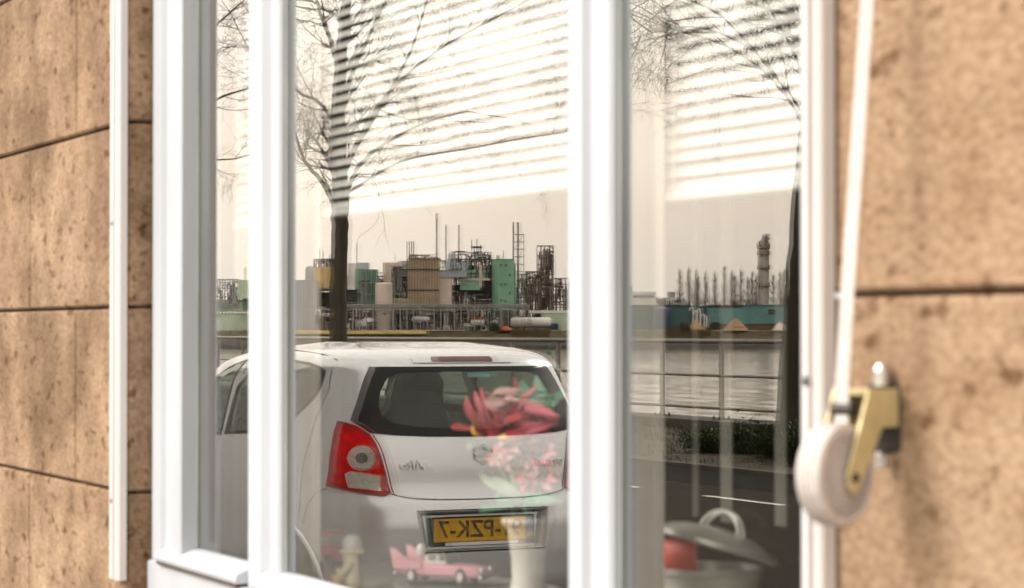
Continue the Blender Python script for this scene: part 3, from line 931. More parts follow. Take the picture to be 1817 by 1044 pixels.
# low shrubs by the railing
def shrub(px, Yd, rx, h, label, seed, z=.06):
    r = random.Random(seed)
    base = rpY(px, 588, Yd); base.z = z
    e = empty('shrub', base, label=label, cat='shrub', group='low shrubs on the river verge')
    lf = MB(); tw = MB()
    for i in range(26):
        a = r.uniform(0, math.tau); d = r.random() ** .6 * rx
        tip = Vector((math.cos(a) * d, math.sin(a) * d * .6, h * r.uniform(.5, 1.0) * (1 - .4 * (d / rx) ** 2)))
        tw.tube([(tip.x * .2, tip.y * .2, 0), tip * .6, tip], [.008, .005, .002], 4)
        for j in range(46):
            q = r.uniform(.25, 1.05)
            c = tip * q + Vector((r.gauss(0, .07), r.gauss(0, .07), r.gauss(0, .05)))
            if c.z < .01: c.z = .02
            s = r.uniform(.018, .042)
            u = Vector((r.gauss(0, 1), r.gauss(0, 1), r.gauss(0, .6))).normalized()
            w = u.orthogonal().normalized()
            lf.add([c - u * s, c + w * s * .5, c + u * s, c - w * s * .5], [(0, 1, 2, 3)])
    tw.build('stems', 'twig', e)
    lf.build('foliage', 'shrub_leaf', e, fix=False)
shrub(1370, 14.6, .75, .50, 'largest dark green shrub on the verge beside the leaning trunk', 1)
shrub(1310, 14.7, .6, .42, 'dark green shrub in the middle of the verge clump', 2)
shrub(1255, 14.6, .55, .28, 'low spreading shrub nearest the mullion on the verge', 3)
shrub(1420, 14.3, .6, .50, 'shrub growing at the foot of the leaning tree', 4)

# ------------------------------------------------------------------ railing on the quay
rl = empty('quay_railing', (0, yr(18.0), .225), label='grey steel railing with three rails along the quay edge', cat='railing')
P0 = fx(1175, 18.0); SP = fx(1280, 18.0) - fx(1175, 18.0)
xs = [P0 + SP * k for k in range(-22, 9)]
pm = MB().cbox((-.014, -.04, .012), (.014, .04, 1.15), .003).cbox((-.035, -.022, .3), (.035, -.014, 1.14), .002).mesh('post'); pm.materials.append(MATS['rail_steel'])
bm_ = MB().cbox((-.11, -.11, 0), (.11, .11, .012), .003)
for sx in (-1, 1):
    for sy in (-1, 1):
        bm_.lathe([(.02, 0), (.02, .028), (.012, .045)], 8, (sx * .08, sy * .08, .012))
bm_ = bm_.mesh('base_plate'); bm_.materials.append(MATS['dark_steel'])
for x in xs:
    p = shared('post', pm, rl, (x, 0, 0))
    q = shared('base_plate', bm_, p)
for z, r in ((1.165, .036), (.655, .022), (.172, .022)):
    MB().tube([(xs[0], 0 if z > 1 else .045, z), (xs[-1], 0 if z > 1 else .045, z)], r, 10).build('rail', 'rail_steel', rl, smooth=True)

# ------------------------------------------------------------------ bare trees on the verge
def make_tree(px, Yd, limbs, label, seed, dens=1.0, z0=.07, twig_len=1.0, thin=1.0):
    """limbs: list of (polyline in picture points at that depth, [radii], out-of-plane drift)"""
    r = random.Random(seed)
    base = rpY(px, 588, Yd); base.z = z0
    e = empty('bare_tree', base, label=label, cat='tree', group='bare trees on the verge')
    Zt = FPX * Yd / (CC * (px + 1105.0)); sc = FPX / Zt
    R3 = Vector((SS, -CC, 0)); T3 = Vector((CC, SS, 0))
    def loc(p, d):
        return R3 * ((p[0] - px) / sc) + T3 * d + Vector((0, 0, HCAM - z0 + (588 - p[1]) / sc))
    tk = MB(); br = MB()
    limbs = limbs[:2] + [(a_, [q_ * thin for q_ in b_], c_, d_) for a_, b_, c_, d_ in limbs[2:]]
    cnt = [0]
    def grow(p, d, L, rad, depth):
        cnt[0] += 1
        ns = 5 if depth < 2 else 4
        pts, rads = [p.copy()], [rad]
        q = p.copy(); dd = d.copy()
        kids = []
        for i in range(ns):
            dd = (dd + Vector((r.gauss(0, .16), r.gauss(0, .16), r.gauss(.03 if depth < 2 else -.06, .14)))).normalized()
            q = q + dd * (L / ns)
            pts.append(q.copy()); rads.append(max(rad * (1 - .8 * (i + 1) / ns), .0018))
            if depth < 3:
                for _ in range(2 if r.random() < .45 * dens else 1):
                    kids.append((q.copy(), dd.copy(), rads[-1]))
        (br).tube(pts, rads, 5 if depth == 0 else (4 if depth == 1 else 3), caps=False)
        for kp, kd, kr in kids:
            if r.random() > .66 * dens: continue
            ax = kd.orthogonal().normalized(); ax.rotate(Matrix.Rotation(r.uniform(0, math.tau), 3, kd))
            nd = (kd * r.uniform(.45, .9) + ax * r.uniform(.45, .9) + Vector((0, 0, .12 if depth < 2 else -.15))).normalized()
            grow(kp, nd, L * r.uniform(.42, .68), max(kr * .72, .0022), depth + 1)
    for pts2, rads, drift, spawn in limbs:
        n = len(pts2)
        P = [loc(p, drift * (i / max(n - 1, 1))) for i, p in enumerate(pts2)]
        # resample smoothly
        PP, RR_ = [], []
        for i in range(n - 1):
            p0, p1, p2, p3 = P[max(i-1, 0)], P[i], P[i+1], P[min(i+2, n-1)]
            for k in range(4):
                t = k / 4
                PP.append(.5 * ((2*p1) + (p2-p0)*t + (2*p0-5*p1+4*p2-p3)*t*t + (3*p1-p0-3*p2+p3)*t**3))
                RR_.append(rads[i] + (rads[i+1] - rads[i]) * t)
        PP.append(P[-1]); RR_.append(rads[-1])
        PP = [p + Vector((r.gauss(0, .008), r.gauss(0, .008), 0)) if 0 < i < len(PP) - 1 else p for i, p in enumerate(PP)]
        tk.tube(PP, RR_, 12 if rads[0] > .1 else 8)
        if spawn:
            for i in range(2, len(PP)):
                if r.random() < spawn:
                    t = (PP[i] - PP[i-1]).normalized()
                    ax = t.orthogonal().normalized(); ax.rotate(Matrix.Rotation(r.uniform(0, math.tau), 3, t))
                    grow(PP[i], (t * .5 + ax * .8 + Vector((0, 0, .15))).normalized(), twig_len * r.uniform(.8, 1.7), max(RR_[i] * .38, .010), 0)
            t = (PP[-1] - PP[-2]).normalized()
            grow(PP[-1], t, twig_len * 1.6, RR_[-1], 0)
    tk.build('trunk', 'bark', e, smooth=True)
    br.build('crown', 'bark_thin', e, fix=False)
    return cnt[0]

T1 = [([(599, 700), (600, 640), (600, 560), (601, 470), (603, 400), (604, 360)], [.20, .165, .15, .145, .15, .155], 0, 0),
      ([(604, 375), (603, 300), (600, 220), (603, 130), (612, 40), (622, -60), (630, -180)], [.15, .135, .125, .11, .09, .07, .045], .2, .55),
      ([(600, 385), (588, 352), (566, 318), (540, 285), (522, 240), (505, 170), (480, 90)], [.085, .07, .055, .045, .038, .03, .02], -.5, .38),
      ([(602, 240), (585, 205), (562, 180), (535, 168), (505, 140), (470, 110)], [.06, .05, .042, .036, .03, .02], .5, .35),
      ([(600, 120), (585, 70), (566, 20), (545, -40), (520, -110)], [.07, .055, .045, .035, .02], -.4, .6),
      ([(606, 370), (622, 325), (650, 285), (700, 250), (760, 222), (830, 205)], [.075, .06, .05, .04, .03, .018], .8, .65),
      ([(604, 320), (625, 270), (660, 210), (700, 140), (735, 60), (760, -30)], [.075, .062, .05, .042, .033, .022], -.6, .6),
      ([(602, 200), (630, 120), (665, 50), (700, -20), (730, -100)], [.065, .05, .04, .03, .02], .7, .6),
      ([(606, 310), (670, 190), (770, 100), (880, 40), (980, -10)], [.05, .042, .034, .026, .015], .9, .75),
      ([(612, 345), (710, 285), (820, 262), (930, 240), (1020, 225)], [.036, .03, .024, .018, .010], -.8, .75),
      ([(606, 340), (640, 315), (664, 322), (676, 360), (684, 410), (692, 440)], [.016, .012, .009, .006, .004, .002], .3, .0),
      ([(660, 300), (720, 320), (745, 350), (768, 385)], [.010, .007, .005, .002], .5, .0),
      ([(676, 360), (668, 395), (640, 420), (636, 430)], [.006, .005, .004, .002], .3, 0), ([(684, 405), (672, 425), (668, 445)], [.004, .003, .0015], .3, 0)]
T2 = [([(1420, 860), (1421, 740), (1426, 600), (1432, 470), (1438, 330), (1446, 200)], [.36, .295, .255, .225, .195, .165], 0, 0),
      ([(1448, 210), (1452, 90), (1456, -40), (1460, -200)], [.15, .125, .10, .06], .3, .5),
      ([(1446, 260), (1400, 180), (1340, 120), (1270, 80), (1190, 60), (1110, 30)], [.075, .06, .05, .04, .03, .02], .5, .7),
      ([(1448, 180), (1410, 80), (1370, 0), (1320, -80)], [.08, .065, .05, .035], -.6, .6),
      ([(1447, 230), (1380, 130), (1290, 20), (1190, -30), (1080, -70)], [.07, .055, .045, .033, .02], -1.0, .65),
      ([(1440, 260), (1360, 120), (1240, 60), (1130, 80)], [.05, .04, .028, .014], .9, .6)]
T3 = [([(176, 700), (178, 560), (180, 400)], [.2, .16, .15], 0, 0),
      ([(180, 410), (184, 280), (188, 120), (190, -60)], [.15, .13, .10, .06], .2, .5),
      ([(180, 380), (240, 300), (310, 230), (380, 180), (440, 160)], [.08, .06, .045, .03, .018], .3, .6),
      ([(184, 280), (250, 180), (320, 90), (390, 30)], [.07, .055, .04, .025], -.4, .6),
      ([(180, 360), (260, 310), (340, 290), (420, 285)], [.05, .04, .028, .014], .5, .5)]
c1 = make_tree(600, 15.0, T1, 'bare tree with forked trunk standing behind the silver car', 5, thin=.72)
c2 = make_tree(1426, 15.0, T2, 'thick bare tree trunk leaning beside the right guide rail', 8, thin=.30, twig_len=.75)
c3 = make_tree(178, 15.0, T3, 'bare tree farther along the verge, seen past the narrow pane', 13)

# ------------------------------------------------------------------ the silver hatchback
mk('car_paint', (0.60, 0.625, 0.65), .24, metal=.45, var=.03, scale=3, coat=1.0)
mk('lamp_dark', (.09, .006, .006), .2, coat=.5)
mk('lamp_bright', (0.72, 0.004, 0.004), .3, var=.2, scale=25, col2=(.38, .002, .002), coat=.12, spec=.15)
mk('lamp_core', (.16, .15, .15), .2, metal=.4)
mk('car_black', (0.008, 0.008, 0.009), .35, var=.05, coat=.0, spec=.25)
mk('car_plastic', (0.03, 0.03, 0.03), .6)
mk('seam', (0.015, 0.014, 0.013), .8)
mk('lamp_red', (0.34, 0.004, 0.005), .3, var=.25, scale=14, col2=(.25, .002, .003), coat=.25, spec=.3)
mk('lamp_clear', (0.62, 0.60, 0.58), .25, metal=.3, var=.22, scale=45, coat=.6, stretch=(1, 1, 5))
mk('lamp_ring', (0.75, 0.70, 0.68), .15, metal=.8)
mk('plate_yellow', (0.62, 0.36, 0.015), .45, var=.05, scale=20)
mk('plate_blue', (0.05, 0.09, 0.35), .45)
mk('plate_white', (0.75, 0.72, 0.75), .5)
mk('chrome', (0.86, 0.86, 0.85), .35, metal=.0)
mk('seat_grey', (0.10, 0.095, 0.09), .9, var=.1, scale=20)
mk('rim_silver', (0.45, 0.45, 0.45), .35, metal=.8)
mk('sticker_blue', (0.35, 0.55, 0.70), .5)
mk('sticker_red', (0.5, 0.05, 0.05), .5)
mk_glass('car_glass', 1.5, (0.60, 0.72, 0.65))
mk_glass('car_side_glass', 1.5, (0.40, 0.47, 0.41), gain=1.3)

WT = [.18,.25,.35,.5,.64,.72,.80,.9,.97,1.1,1.2,1.3,1.375,1.42,1.45,1.47,1.485]
VR = [.10,.03,.0,.0,.005,.02,.06,.065,.075,.12,.165,.215,.25,.30,.42,.62,.9]
VF = [3.45,3.5,3.5,3.48,3.45,3.40,3.33,3.2,2.98,2.78,2.64,2.5,2.34,2.1,1.85,1.6,1.35]
BB = [.72,.76,.785,.80,.805,.805,.80,.785,.765,.725,.695,.66,.625,.58,.52,.42,.25]
wgrid = np.linspace(.18, 1.485, 400)
def smooth_tab(T):
    a = np.interp(wgrid, WT, T)
    k = np.exp(-.5 * (np.arange(-10, 11) / 4.0) ** 2); k /= k.sum()
    return np.convolve(np.pad(a, 10, mode='edge'), k, 'valid')
TVR, TVF, TBB = smooth_tab(VR), smooth_tab(VF), smooth_tab(BB)
NE = 5.0
def S(psi, w):
    b = np.interp(w, wgrid, TBB); vr = np.interp(w, wgrid, TVR); vf = np.interp(w, wgrid, TVF)
    vm, hl = (vr + vf) / 2, (vf - vr) / 2
    s, c = math.sin(psi), math.cos(psi)
    r = (abs(s) ** NE + abs(c) ** NE) ** (-1 / NE)
    return Vector((-(vm - hl * r * c), -(b * r * s), w))       # car frame: -X ahead, the mirror's right is -Y
def Sn(psi, w):
    e = 1e-3
    a = S(psi + e, w) - S(psi - e, w); b = S(psi, min(w + e, 1.485)) - S(psi, w - e)
    n = a.cross(b).normalized()
    c = S(psi, w) - Vector((-1.6, 0, .8))
    return n if n.dot(c) > 0 else -n
def psi_of(phi):
    s, c = math.sin(phi), math.cos(phi)
    return math.atan2(math.copysign(abs(s) ** (2 / NE), s), math.copysign(abs(c) ** (2 / NE), c))
def PS(L):
    return [(psi_of(a), w) for a, w in L]
TAIL = PS([(-0.79, 1.112), (-0.69, 1.105), (-0.57, 1.09), (-0.439, 1.052), (-0.378, 1.01), (-0.333, 0.957), (-0.287, 0.883), (-0.246, 0.781), (-0.294, 0.766), (-0.453, 0.779), (-0.633, 0.792), (-0.788, 0.808), (-0.781, 0.883), (-0.809, 0.97), (-0.809, 1.059)])
LRND = PS([(-0.385, 0.942), (-0.388, 0.921), (-0.411, 0.902), (-0.45, 0.893), (-0.496, 0.893), (-0.542, 0.902), (-0.58, 0.919), (-0.6, 0.94), (-0.598, 0.963), (-0.57, 0.98), (-0.527, 0.991), (-0.477, 0.991), (-0.432, 0.98), (-0.4, 0.963)])
LREC = PS([(-0.603, 0.866), (-0.557, 0.878), (-0.435, 0.87), (-0.33, 0.859), (-0.324, 0.792), (-0.447, 0.798), (-0.563, 0.808)])
OUTER = PS([(-1e-6, 1.368), (-0.049, 1.368), (-0.51, 1.368), (-0.549, 1.307), (-0.603, 1.201), (-0.656, 1.118), (-0.54, 1.09), (-0.44, 1.059), (-0.241, 1.048), (-0.067, 1.04), (-1e-6, 1.036)])
INNER = PS([(-1e-6, 1.346), (-0.049, 1.347), (-0.223, 1.343), (-0.32, 1.315), (-0.378, 1.254), (-0.394, 1.182), (-0.351, 1.135), (-0.269, 1.103), (-0.138, 1.086), (-0.022, 1.074), (-1e-6, 1.068)])
SEAM = PS([(-0.246, 0.777), (-0.188, 0.764), (-0.125, 0.753), (-0.041, 0.745), (-1e-6, 0.742)])
RDW = PS([(-1.074, 1.326), (-1.091, 1.349), (-1.2, 1.37), (-1.355, 1.385), (-1.50, 1.394), (-1.575, 1.396), (-1.59, 1.25), (-1.572, 1.004), (-1.555, 1.023), (-1.448, 1.069), (-1.301, 1.122), (-1.146, 1.207), (-1.088, 1.254)])
FDW = PS([(-1.66, 1.396), (-1.72, 1.370), (-1.78, 1.345), (-1.845, 1.296), (-1.95, 1.20), (-2.0, 1.08), (-1.95, 0.985), (-1.60, 0.985), (-1.574, 1.0), (-1.60, 1.21)])
def mir(L):
    return [(-a, w) for a, w in reversed(L)]
def whole(L):
    """half outline (centre top ... centre bottom) -> closed"""
    return L[:-1] + [L[-1]] + [(-a, w) for a, w in reversed(L[1:-1])]
def dens(L, n=4, closed=True):
    out = []
    m_ = len(L) if closed else len(L) - 1
    for i in range(m_):
        a, b = L[i], L[(i + 1) % len(L)]
        for k in range(n):
            t = k / n
            out.append((a[0] + (b[0] - a[0]) * t, a[1] + (b[1] - a[1]) * t))
    if not closed: out.append(L[-1])
    return out
def inside(p, L):
    x, y = p; c = False
    for i in range(len(L)):
        (x1, y1), (x2, y2) = L[i], L[i - 1]
        if (y1 > y) != (y2 > y) and x < (x2 - x1) * (y - y1) / (y2 - y1) + x1:
            c = not c
    return c
car = empty('parked_car', (-10.19, yr(4.745), 0), label='silver hatchback with yellow number plate parked at the kerb', cat='car')

def patch(name, L, off, mat, parent, skirt=.006, step=(.06, .035), smooth=True):
    bm = bmesh.new()
    vs_ = [bm.verts.new((a, w, 0)) for a, w in dens(L, 3)]
    bm.faces.new(vs_)
    bmesh.ops.triangulate(bm, faces=bm.faces[:])
    a0, a1 = min(a for a, w in L), max(a for a, w in L); w0, w1 = min(w for a, w in L), max(w for a, w in L)
    k = math.ceil(a0 / step[0])
    while k * step[0] < a1:
        bmesh.ops.bisect_plane(bm, geom=bm.verts[:] + bm.edges[:] + bm.faces[:], plane_co=(k * step[0], 0, 0), plane_no=(1, 0, 0)); k += 1
    k = math.ceil(w0 / step[1])
    while k * step[1] < w1:
        bmesh.ops.bisect_plane(bm, geom=bm.verts[:] + bm.edges[:] + bm.faces[:], plane_co=(0, k * step[1], 0), plane_no=(0, 1, 0)); k += 1
    par = {v: (v.co.x, v.co.y) for v in bm.verts}
    if skirt:
        be = [e for e in bm.edges if e.is_boundary]
        old = {v for e in be for v in e.verts}
        ret = bmesh.ops.extrude_edge_only(bm, edges=be)
        nv = [g for g in ret['geom'] if isinstance(g, bmesh.types.BMVert)]
        for v in nv:
            par[v] = (v.co.x, v.co.y)
        nvs = set(nv)
    else:
        nvs = set()
    for v, (a, w) in par.items():
        n = Sn(a, w)
        v.co = S(a, w) + n * ((off - skirt) if v in nvs else off)
    bmesh.ops.recalc_face_normals(bm, faces=bm.faces[:])
    me = bpy.data.meshes.new(name); bm.to_mesh(me); bm.free()
    if smooth:
        me.polygons.foreach_set('use_smooth', [True] * len(me.polygons))
        me.set_sharp_from_angle(angle=math.radians(50))
    me.materials.append(MATS[mat])
    o = bpy.data.objects.new(name, me); COL.objects.link(o); o.parent = parent
    return o
def ringpatch(name, A, B, off, mat, parent, n=4):
    A, B = dens(A, n), dens(B, n)
    m = MB(); vv, ff = [], []
    k = len(A)
    for L in (A, B):
        for a, w in L:
            vv.append(S(a, w) + Sn(a, w) * off)
    # mid ring for curvature
    mid = [((a[0] + b[0]) / 2, (a[1] + b[1]) / 2) for a, b in zip(A, B)]
    for a, w in mid:
        vv.append(S(a, w) + Sn(a, w) * off)
    for i in range(k):
        j = (i + 1) % k
        ff += [(i, j, 2*k+j, 2*k+i), (2*k+i, 2*k+j, k+j, k+i)]
    return m.add(vv, ff).build(name, mat, parent, smooth=True)
def shrink(L, f):
    ca = sum(a for a, w in L) / len(L); cw = sum(w for a, w in L) / len(L)
    return [(ca + (a - ca) * f, cw + (w - cw) * f) for a, w in L]
def stripe(name, L, wd, off, mat, parent):
    """thin line along a path on the body"""
    L = dens(L, 6, closed=False)
    m = MB(); vv, ff = [], []
    for i, (a, w) in enumerate(L):
        a2, w2 = L[min(i+1, len(L)-1)]; a1, w1 = L[max(i-1, 0)]
        t = (S(a2, w2) - S(a1, w1)).normalized(); n = Sn(a, w); s = t.cross(n)
        c = S(a, w) + n * off
        vv += [c - s * wd, c + s * wd]
    for i in range(len(L) - 1):
        ff.append((2*i, 2*i+1, 2*i+3, 2*i+2))
    return m.add(vv, ff).build(name, mat, parent, smooth=True)

WOUT, WIN = whole(OUTER), whole(INNER)
WMID = [((a[0]+b[0])/2, (a[1]+b[1])/2) for a, b in zip(WOUT, WIN)]
RDI, FDI = shrink(RDW, .93), shrink(FDW, .93)
RDM, FDM = shrink(RDW, .965), shrink(FDW, .965)
REC = [(-.40, .690), (.40, .690), (.375, .505), (-.375, .505)]         # plate pocket (psi, w)
cut = [WMID, RDM, FDM, mir(RDM), mir(FDM), REC]
def wheel_hit(p):
    for v0 in (.62, 2.98):
        if (p.x + v0) ** 2 + (p.z - .28) ** 2 < .33 ** 2 and abs(p.y) > .55: return True
    return False
NP = 420
ws_ = np.concatenate([np.linspace(.18, 1.40, 74), np.linspace(1.41, 1.4849, 14)])
vv = [S(-math.pi + math.tau * i / NP, w) for w in ws_ for i in range(NP)]
ff = []
WSCREEN = [(2.52, 1.36), (2.44, 1.30), (2.42, 1.0), (2.62, .98), (math.pi, .99), (math.pi, 1.39)]
for j in range(len(ws_) - 1):
    wc = (ws_[j] + ws_[j+1]) / 2
    for i in range(NP):
        pc = -math.pi + math.tau * (i + .5) / NP
        if any(inside((pc, wc), L) for L in cut) or inside((abs(pc), wc), WSCREEN):
            continue
        if wc < .63 and wheel_hit(S(pc, wc)):
            continue
        ff.append((j*NP+i, j*NP+(i+1) % NP, (j+1)*NP+(i+1) % NP, (j+1)*NP+i))
ff.append(tuple(range((len(ws_)-1)*NP, len(ws_)*NP)))
ff.append(tuple(range(NP - 1, -1, -1)))
MB().add(vv, ff).build('body', 'car_paint', car, smooth=True)
rw = ringpatch('rear_window_surround', WOUT, shrink(WIN, .985), .004, 'car_black', car)
patch('rear_window', WIN, .001, 'car_glass', car, skirt=0)
for k in range(9):
    stripe('heater_line', [(-.44, 1.10 + k * .026), (.44, 1.10 + k * .026)], .0006, .0005, 'seam', rw)
for L, nm in ((RDW, 'rear_side_window'), (FDW, 'front_side_window')):
    for q in (L, mir(L)):
        fr_ = ringpatch(nm + '_frame', q, shrink(q, .93), .003, 'car_black', car)
        patch(nm, shrink(q, .94), .0008, 'car_side_glass', car, skirt=0)
patch('windscreen', [(2.50, 1.37), (2.42, 1.0), (2.62, .98), (math.pi, .98), (math.tau - 2.62, .98), (math.tau - 2.42, 1.0), (math.tau - 2.50, 1.37), (math.pi, 1.40)], .001, 'car_glass', car, skirt=0)
for L, R_, C_ in ((TAIL, LRND, LREC), (mir(TAIL), mir(LRND), mir(LREC))):
    t = patch('tail_light', L, .012, 'lamp_red', car, skirt=.02, step=(.04, .03))
    patch('lens', shrink(L, .84), .0132, 'lamp_bright', t, skirt=.004, step=(.04, .03))
    patch('lamp_ring', shrink(R_, 1.16), .0145, 'lamp_ring', t, skirt=.006)
    patch('reversing_lamp', R_, .0165, 'lamp_clear', t, skirt=.006)
    patch('lamp_core', shrink(R_, .5), .0175, 'lamp_core', t, skirt=.003)
    patch('lamp_ring', shrink(C_, 1.10), .0145, 'lamp_ring', t, skirt=.006)
    patch('indicator_lamp', C_, .0165, 'lamp_clear', t, skirt=.006)
stripe('tailgate_seam', SEAM[::1] + [(-a, w) for a, w in reversed(SEAM[:-1])], .0024, .0015, 'seam', car)
for sg in (-1, 1):
    ed = [(sg * abs(a), w) for a, w in (TAIL[3], TAIL[4], TAIL[5], TAIL[6], TAIL[7])]
    stripe('tailgate_seam', [(a - sg * .012, w) for a, w in ed], .0025, .0015, 'seam', car)
    # door shuts, fuel flap, bumper line
    stripe('door_seam', [(sg * abs(a), w) for a, w in PS([(-1.012, 1.366), (-0.966, 1.264), (-1.071, 1.116), (-1.085, 0.968), (-1.055, 0.806), (-1.095, 0.645)])], .0018, .0015, 'seam', car)
    stripe('door_seam', [(sg * abs(a), w) for a, w in PS([(-1.574, 1.0), (-1.58, .8), (-1.575, .45), (-1.56, .30)])], .0018, .0015, 'seam', car)
    stripe('bumper_seam', [(sg * abs(a), w) for a, w in PS([(-.790, .800), (-.90, .775), (-1.0, .72), (-1.05, .62)])], .0018, .0015, 'seam', car)
    q = [(sg * abs(a), w) for a, w in PS([(-1.60, .93), (-1.66, .93), (-1.66, .905), (-1.60, .905)])]
    patch('door_handle', q, .022, 'car_paint', car, skirt=.025)
    MB().tube([S(psi_of(-1.005) * -sg * -1, 1.40 - .0), S(psi_of(-1.3) * -sg * -1, 1.425), S(psi_of(-1.571) * -sg * -1, 1.443), S(psi_of(-1.72) * -sg * -1, 1.425)], .004, 6).build('roof_gutter', 'seam', car)
ringf = [(sg_, 0) for sg_ in ()]
fl = PS([(-.96, .97), (-1.03, .965), (-1.045, .90), (-1.03, .84), (-.96, .83), (-.935, .90)])
stripe('fuel_flap_seam', fl + [fl[0]], .0007, .0015, 'seam', car)
# high brake lamp with its housing
hb = patch('high_brake_lamp_housing', [(-.40, 1.415), (.40, 1.415), (.41, 1.405), (.40, 1.385), (-.40, 1.385), (-.41, 1.405)], .006, 'car_paint', car, skirt=.008, step=(.06, .01))
patch('high_brake_lamp', [(-.255, 1.4105), (.255, 1.4105), (.265, 1.40), (.255, 1.389), (-.255, 1.389), (-.265, 1.40)], .009, 'lamp_dark', hb, skirt=.004, step=(.06, .01))
# plate pocket
pk = MB(); vv = []
RC = dens(REC, 10)
ca, cw = 0, .59
for f_, o_ in ((1.035, -.002), (1.0, .003), (.965, -.006), (.90, -.045)):
    for a, w in RC:
        aa, wwv = ca + (a - ca) * f_, cw + (w - cw) * f_
        p = S(aa, wwv) + Sn(aa, wwv) * o_
        vv.append(p)
k = len(RC)
ff = [(r*k+i, r*k+(i+1) % k, (r+1)*k+(i+1) % k, (r+1)*k+i) for r in range(3) for i in range(k)]
ff.append(tuple(range(3*k, 4*k)))
pocket = pk.add(vv, ff).build('plate_pocket', 'car_paint', car, smooth='auto')
MB().cbox((-.012, -.27, .676), (.004, .27, .690), .003).build('plate_lamp_strip', 'car_plastic', car)
# plate: frame, yellow face, band, lettering
PX = -.018
pf = MB().cbox((-.046, -.270, .524), (PX, .270, .662), .004).build('plate_frame', 'car_plastic', car)
MB().cbox((PX + .0002, -.260, .546), (PX + .004, .260, .656), .0015).build('number_plate', 'plate_yellow', pf)
MB().box((PX + .0042, -.259, .547), (PX + .0052, -.219, .655)).build('country_band', 'plate_blue', pf)
def rear_text(body, size, u, w, xoff, mat, parent, name='lettering', depth=.0015, sx=1.0, shear=0.0):
    me = text_mesh(body, size, depth)
    for v in me.vertices:
        x, y, z = v.co
        v.co = (xoff + z, -u + (x + shear * y) * sx, w + y)
    me.materials.append(MATS[mat])
    o = bpy.data.objects.new(name, me); COL.objects.link(o); o.parent = parent
    return o
rear_text('91-PZK-7', .112, -.018, .601, PX + .0055, 'car_plastic', pf, 'plate_lettering', .001, .98)
rear_text('NL', .028, .239, .566, PX + .0062, 'plate_yellow', pf, 'country_lettering', .0008)
MB().box((PX + .0002, -.18, .528), (PX + .0022, .20, .543)).build('dealer_strip', 'plate_white', pf)
def surf_x(u, w):
    b = float(np.interp(w, wgrid, TBB)); vr = float(np.interp(w, wgrid, TVR)); vf = float(np.interp(w, wgrid, TVF))
    return -((vr + vf) / 2 - (vf - vr) / 2 * (1 - abs(u / b) ** NE) ** (1 / NE))
o = rear_text('SUZUKI', .044, .375, .905, 0, 'chrome', car, 'badge_lettering', .006, 1.05)
for v in o.data.vertices: v.co.x += surf_x(-v.co.y, v.co.z) + .004
o = rear_text('Alto', .062, -.352, .908, 0, 'chrome', car, 'badge_lettering', .006, 1.10, .25)
for v in o.data.vertices: v.co.x += surf_x(-v.co.y, v.co.z) + .007
# slanted S emblem
m = MB()
xs_ = surf_x(.02, .955)
def bar(a, b, wd):
    (y0, z0), (y1, z1) = a, b
    m.add([(xs_ + d, y - .02, .955 + z) for d in (.004, .012) for y, z in ((y0, z0 + wd), (y1, z1 + wd), (y1, z1 - wd), (y0, z0 - wd))],
          [(0, 1, 2, 3), (7, 6, 5, 4), (0, 4, 5, 1), (1, 5, 6, 2), (2, 6, 7, 3), (3, 7, 4, 0)])
bar((-.050, .012), (.0, .044), .0095); bar((.002, .044), (.046, .018), .0095)
bar((-.049, .006), (.049, -.006), .011)
bar((.050, -.012), (.0, -.044), .0095); bar((-.002, -.044), (-.046, -.018), .0095)
m.build('emblem', 'chrome', car)
for du in (0.0,):
    MB().lathe([(.013, -.004), (.013, .006), (.009, .008), (.006, .0055)], 18, (surf_x(0, .862), -.02, .862), 'X').build('tailgate_lock', 'chrome', car, smooth='auto')
# rear reflectors, underside valance
MB().cbox((-.30, -.70, .20), (-.035, .70, .30), .03).build('valance', 'car_plastic', car)
st_ = patch('window_sticker', [(.02, 1.345), (.20, 1.345), (.20, 1.320), (.02, 1.320)], -.003, 'sticker_blue', car, skirt=0, step=(.05, .03))
# cabin
cab = MB()
cab.box((-3.0, -.60, .30), (-.35, .60, .42)); cab.box((-.75, -.62, .42), (-.30, .62, .80)); cab.box((-2.95, -.66, .42), (-2.55, .66, .93))
cab.build('cabin_floor', 'seat_grey', car)
def seat(u, v, w0, wt, wd, name):
    skinfig(name, 'seat_grey', car, [(-v - .15, -u, w0), (-v, -u, w0 + .02), (-v + .06, -u, w0 + .35), (-v + .10, -u, wt - .16), (-v + .12, -u, wt - .06)], [(0, 1), (1, 2), (2, 3), (3, 4)], [.10, .12, .09, .085, .06]).scale = (1, 1, 1)
for sg in (-1, 1):
    m = MB(); prof = [(.19, .55), (.235, .75), (.235, .95), (.21, 1.06), (.165, 1.12), (.15, 1.2), (.145, 1.27), (.11, 1.315), (.04, 1.33)]
    vv, ff = [], []
    for hw, z in prof:
        v0 = 1.72 - (z - .55) * .22
        for k in range(16):
            a = k * math.tau / 16
            vv.append((-v0 + .055 * math.sin(a) * (1.2 if z < 1.1 else .8), sg * .33 + hw * math.copysign(abs(math.cos(a)) ** .6, math.cos(a)), z))
    for i in range(len(prof) - 1):
        for k in range(16): ff.append((i*16+k, i*16+(k+1) % 16, (i+1)*16+(k+1) % 16, (i+1)*16+k))
    ff += [tuple(range(16)), tuple(range((len(prof)-1)*16, len(prof)*16))]
    m.add(vv, ff).build('front_seat', 'seat_grey', car, smooth=True)
    MB().cbox((-2.2, sg * .33 - .24, .42), (-1.68, sg * .33 + .24, .60), .05).build('seat_cushion', 'seat_grey', car)
MB().cbox((-.98, -.60, .45), (-.80, .60, 1.0), .05).build('rear_seat', 'seat_grey', car)
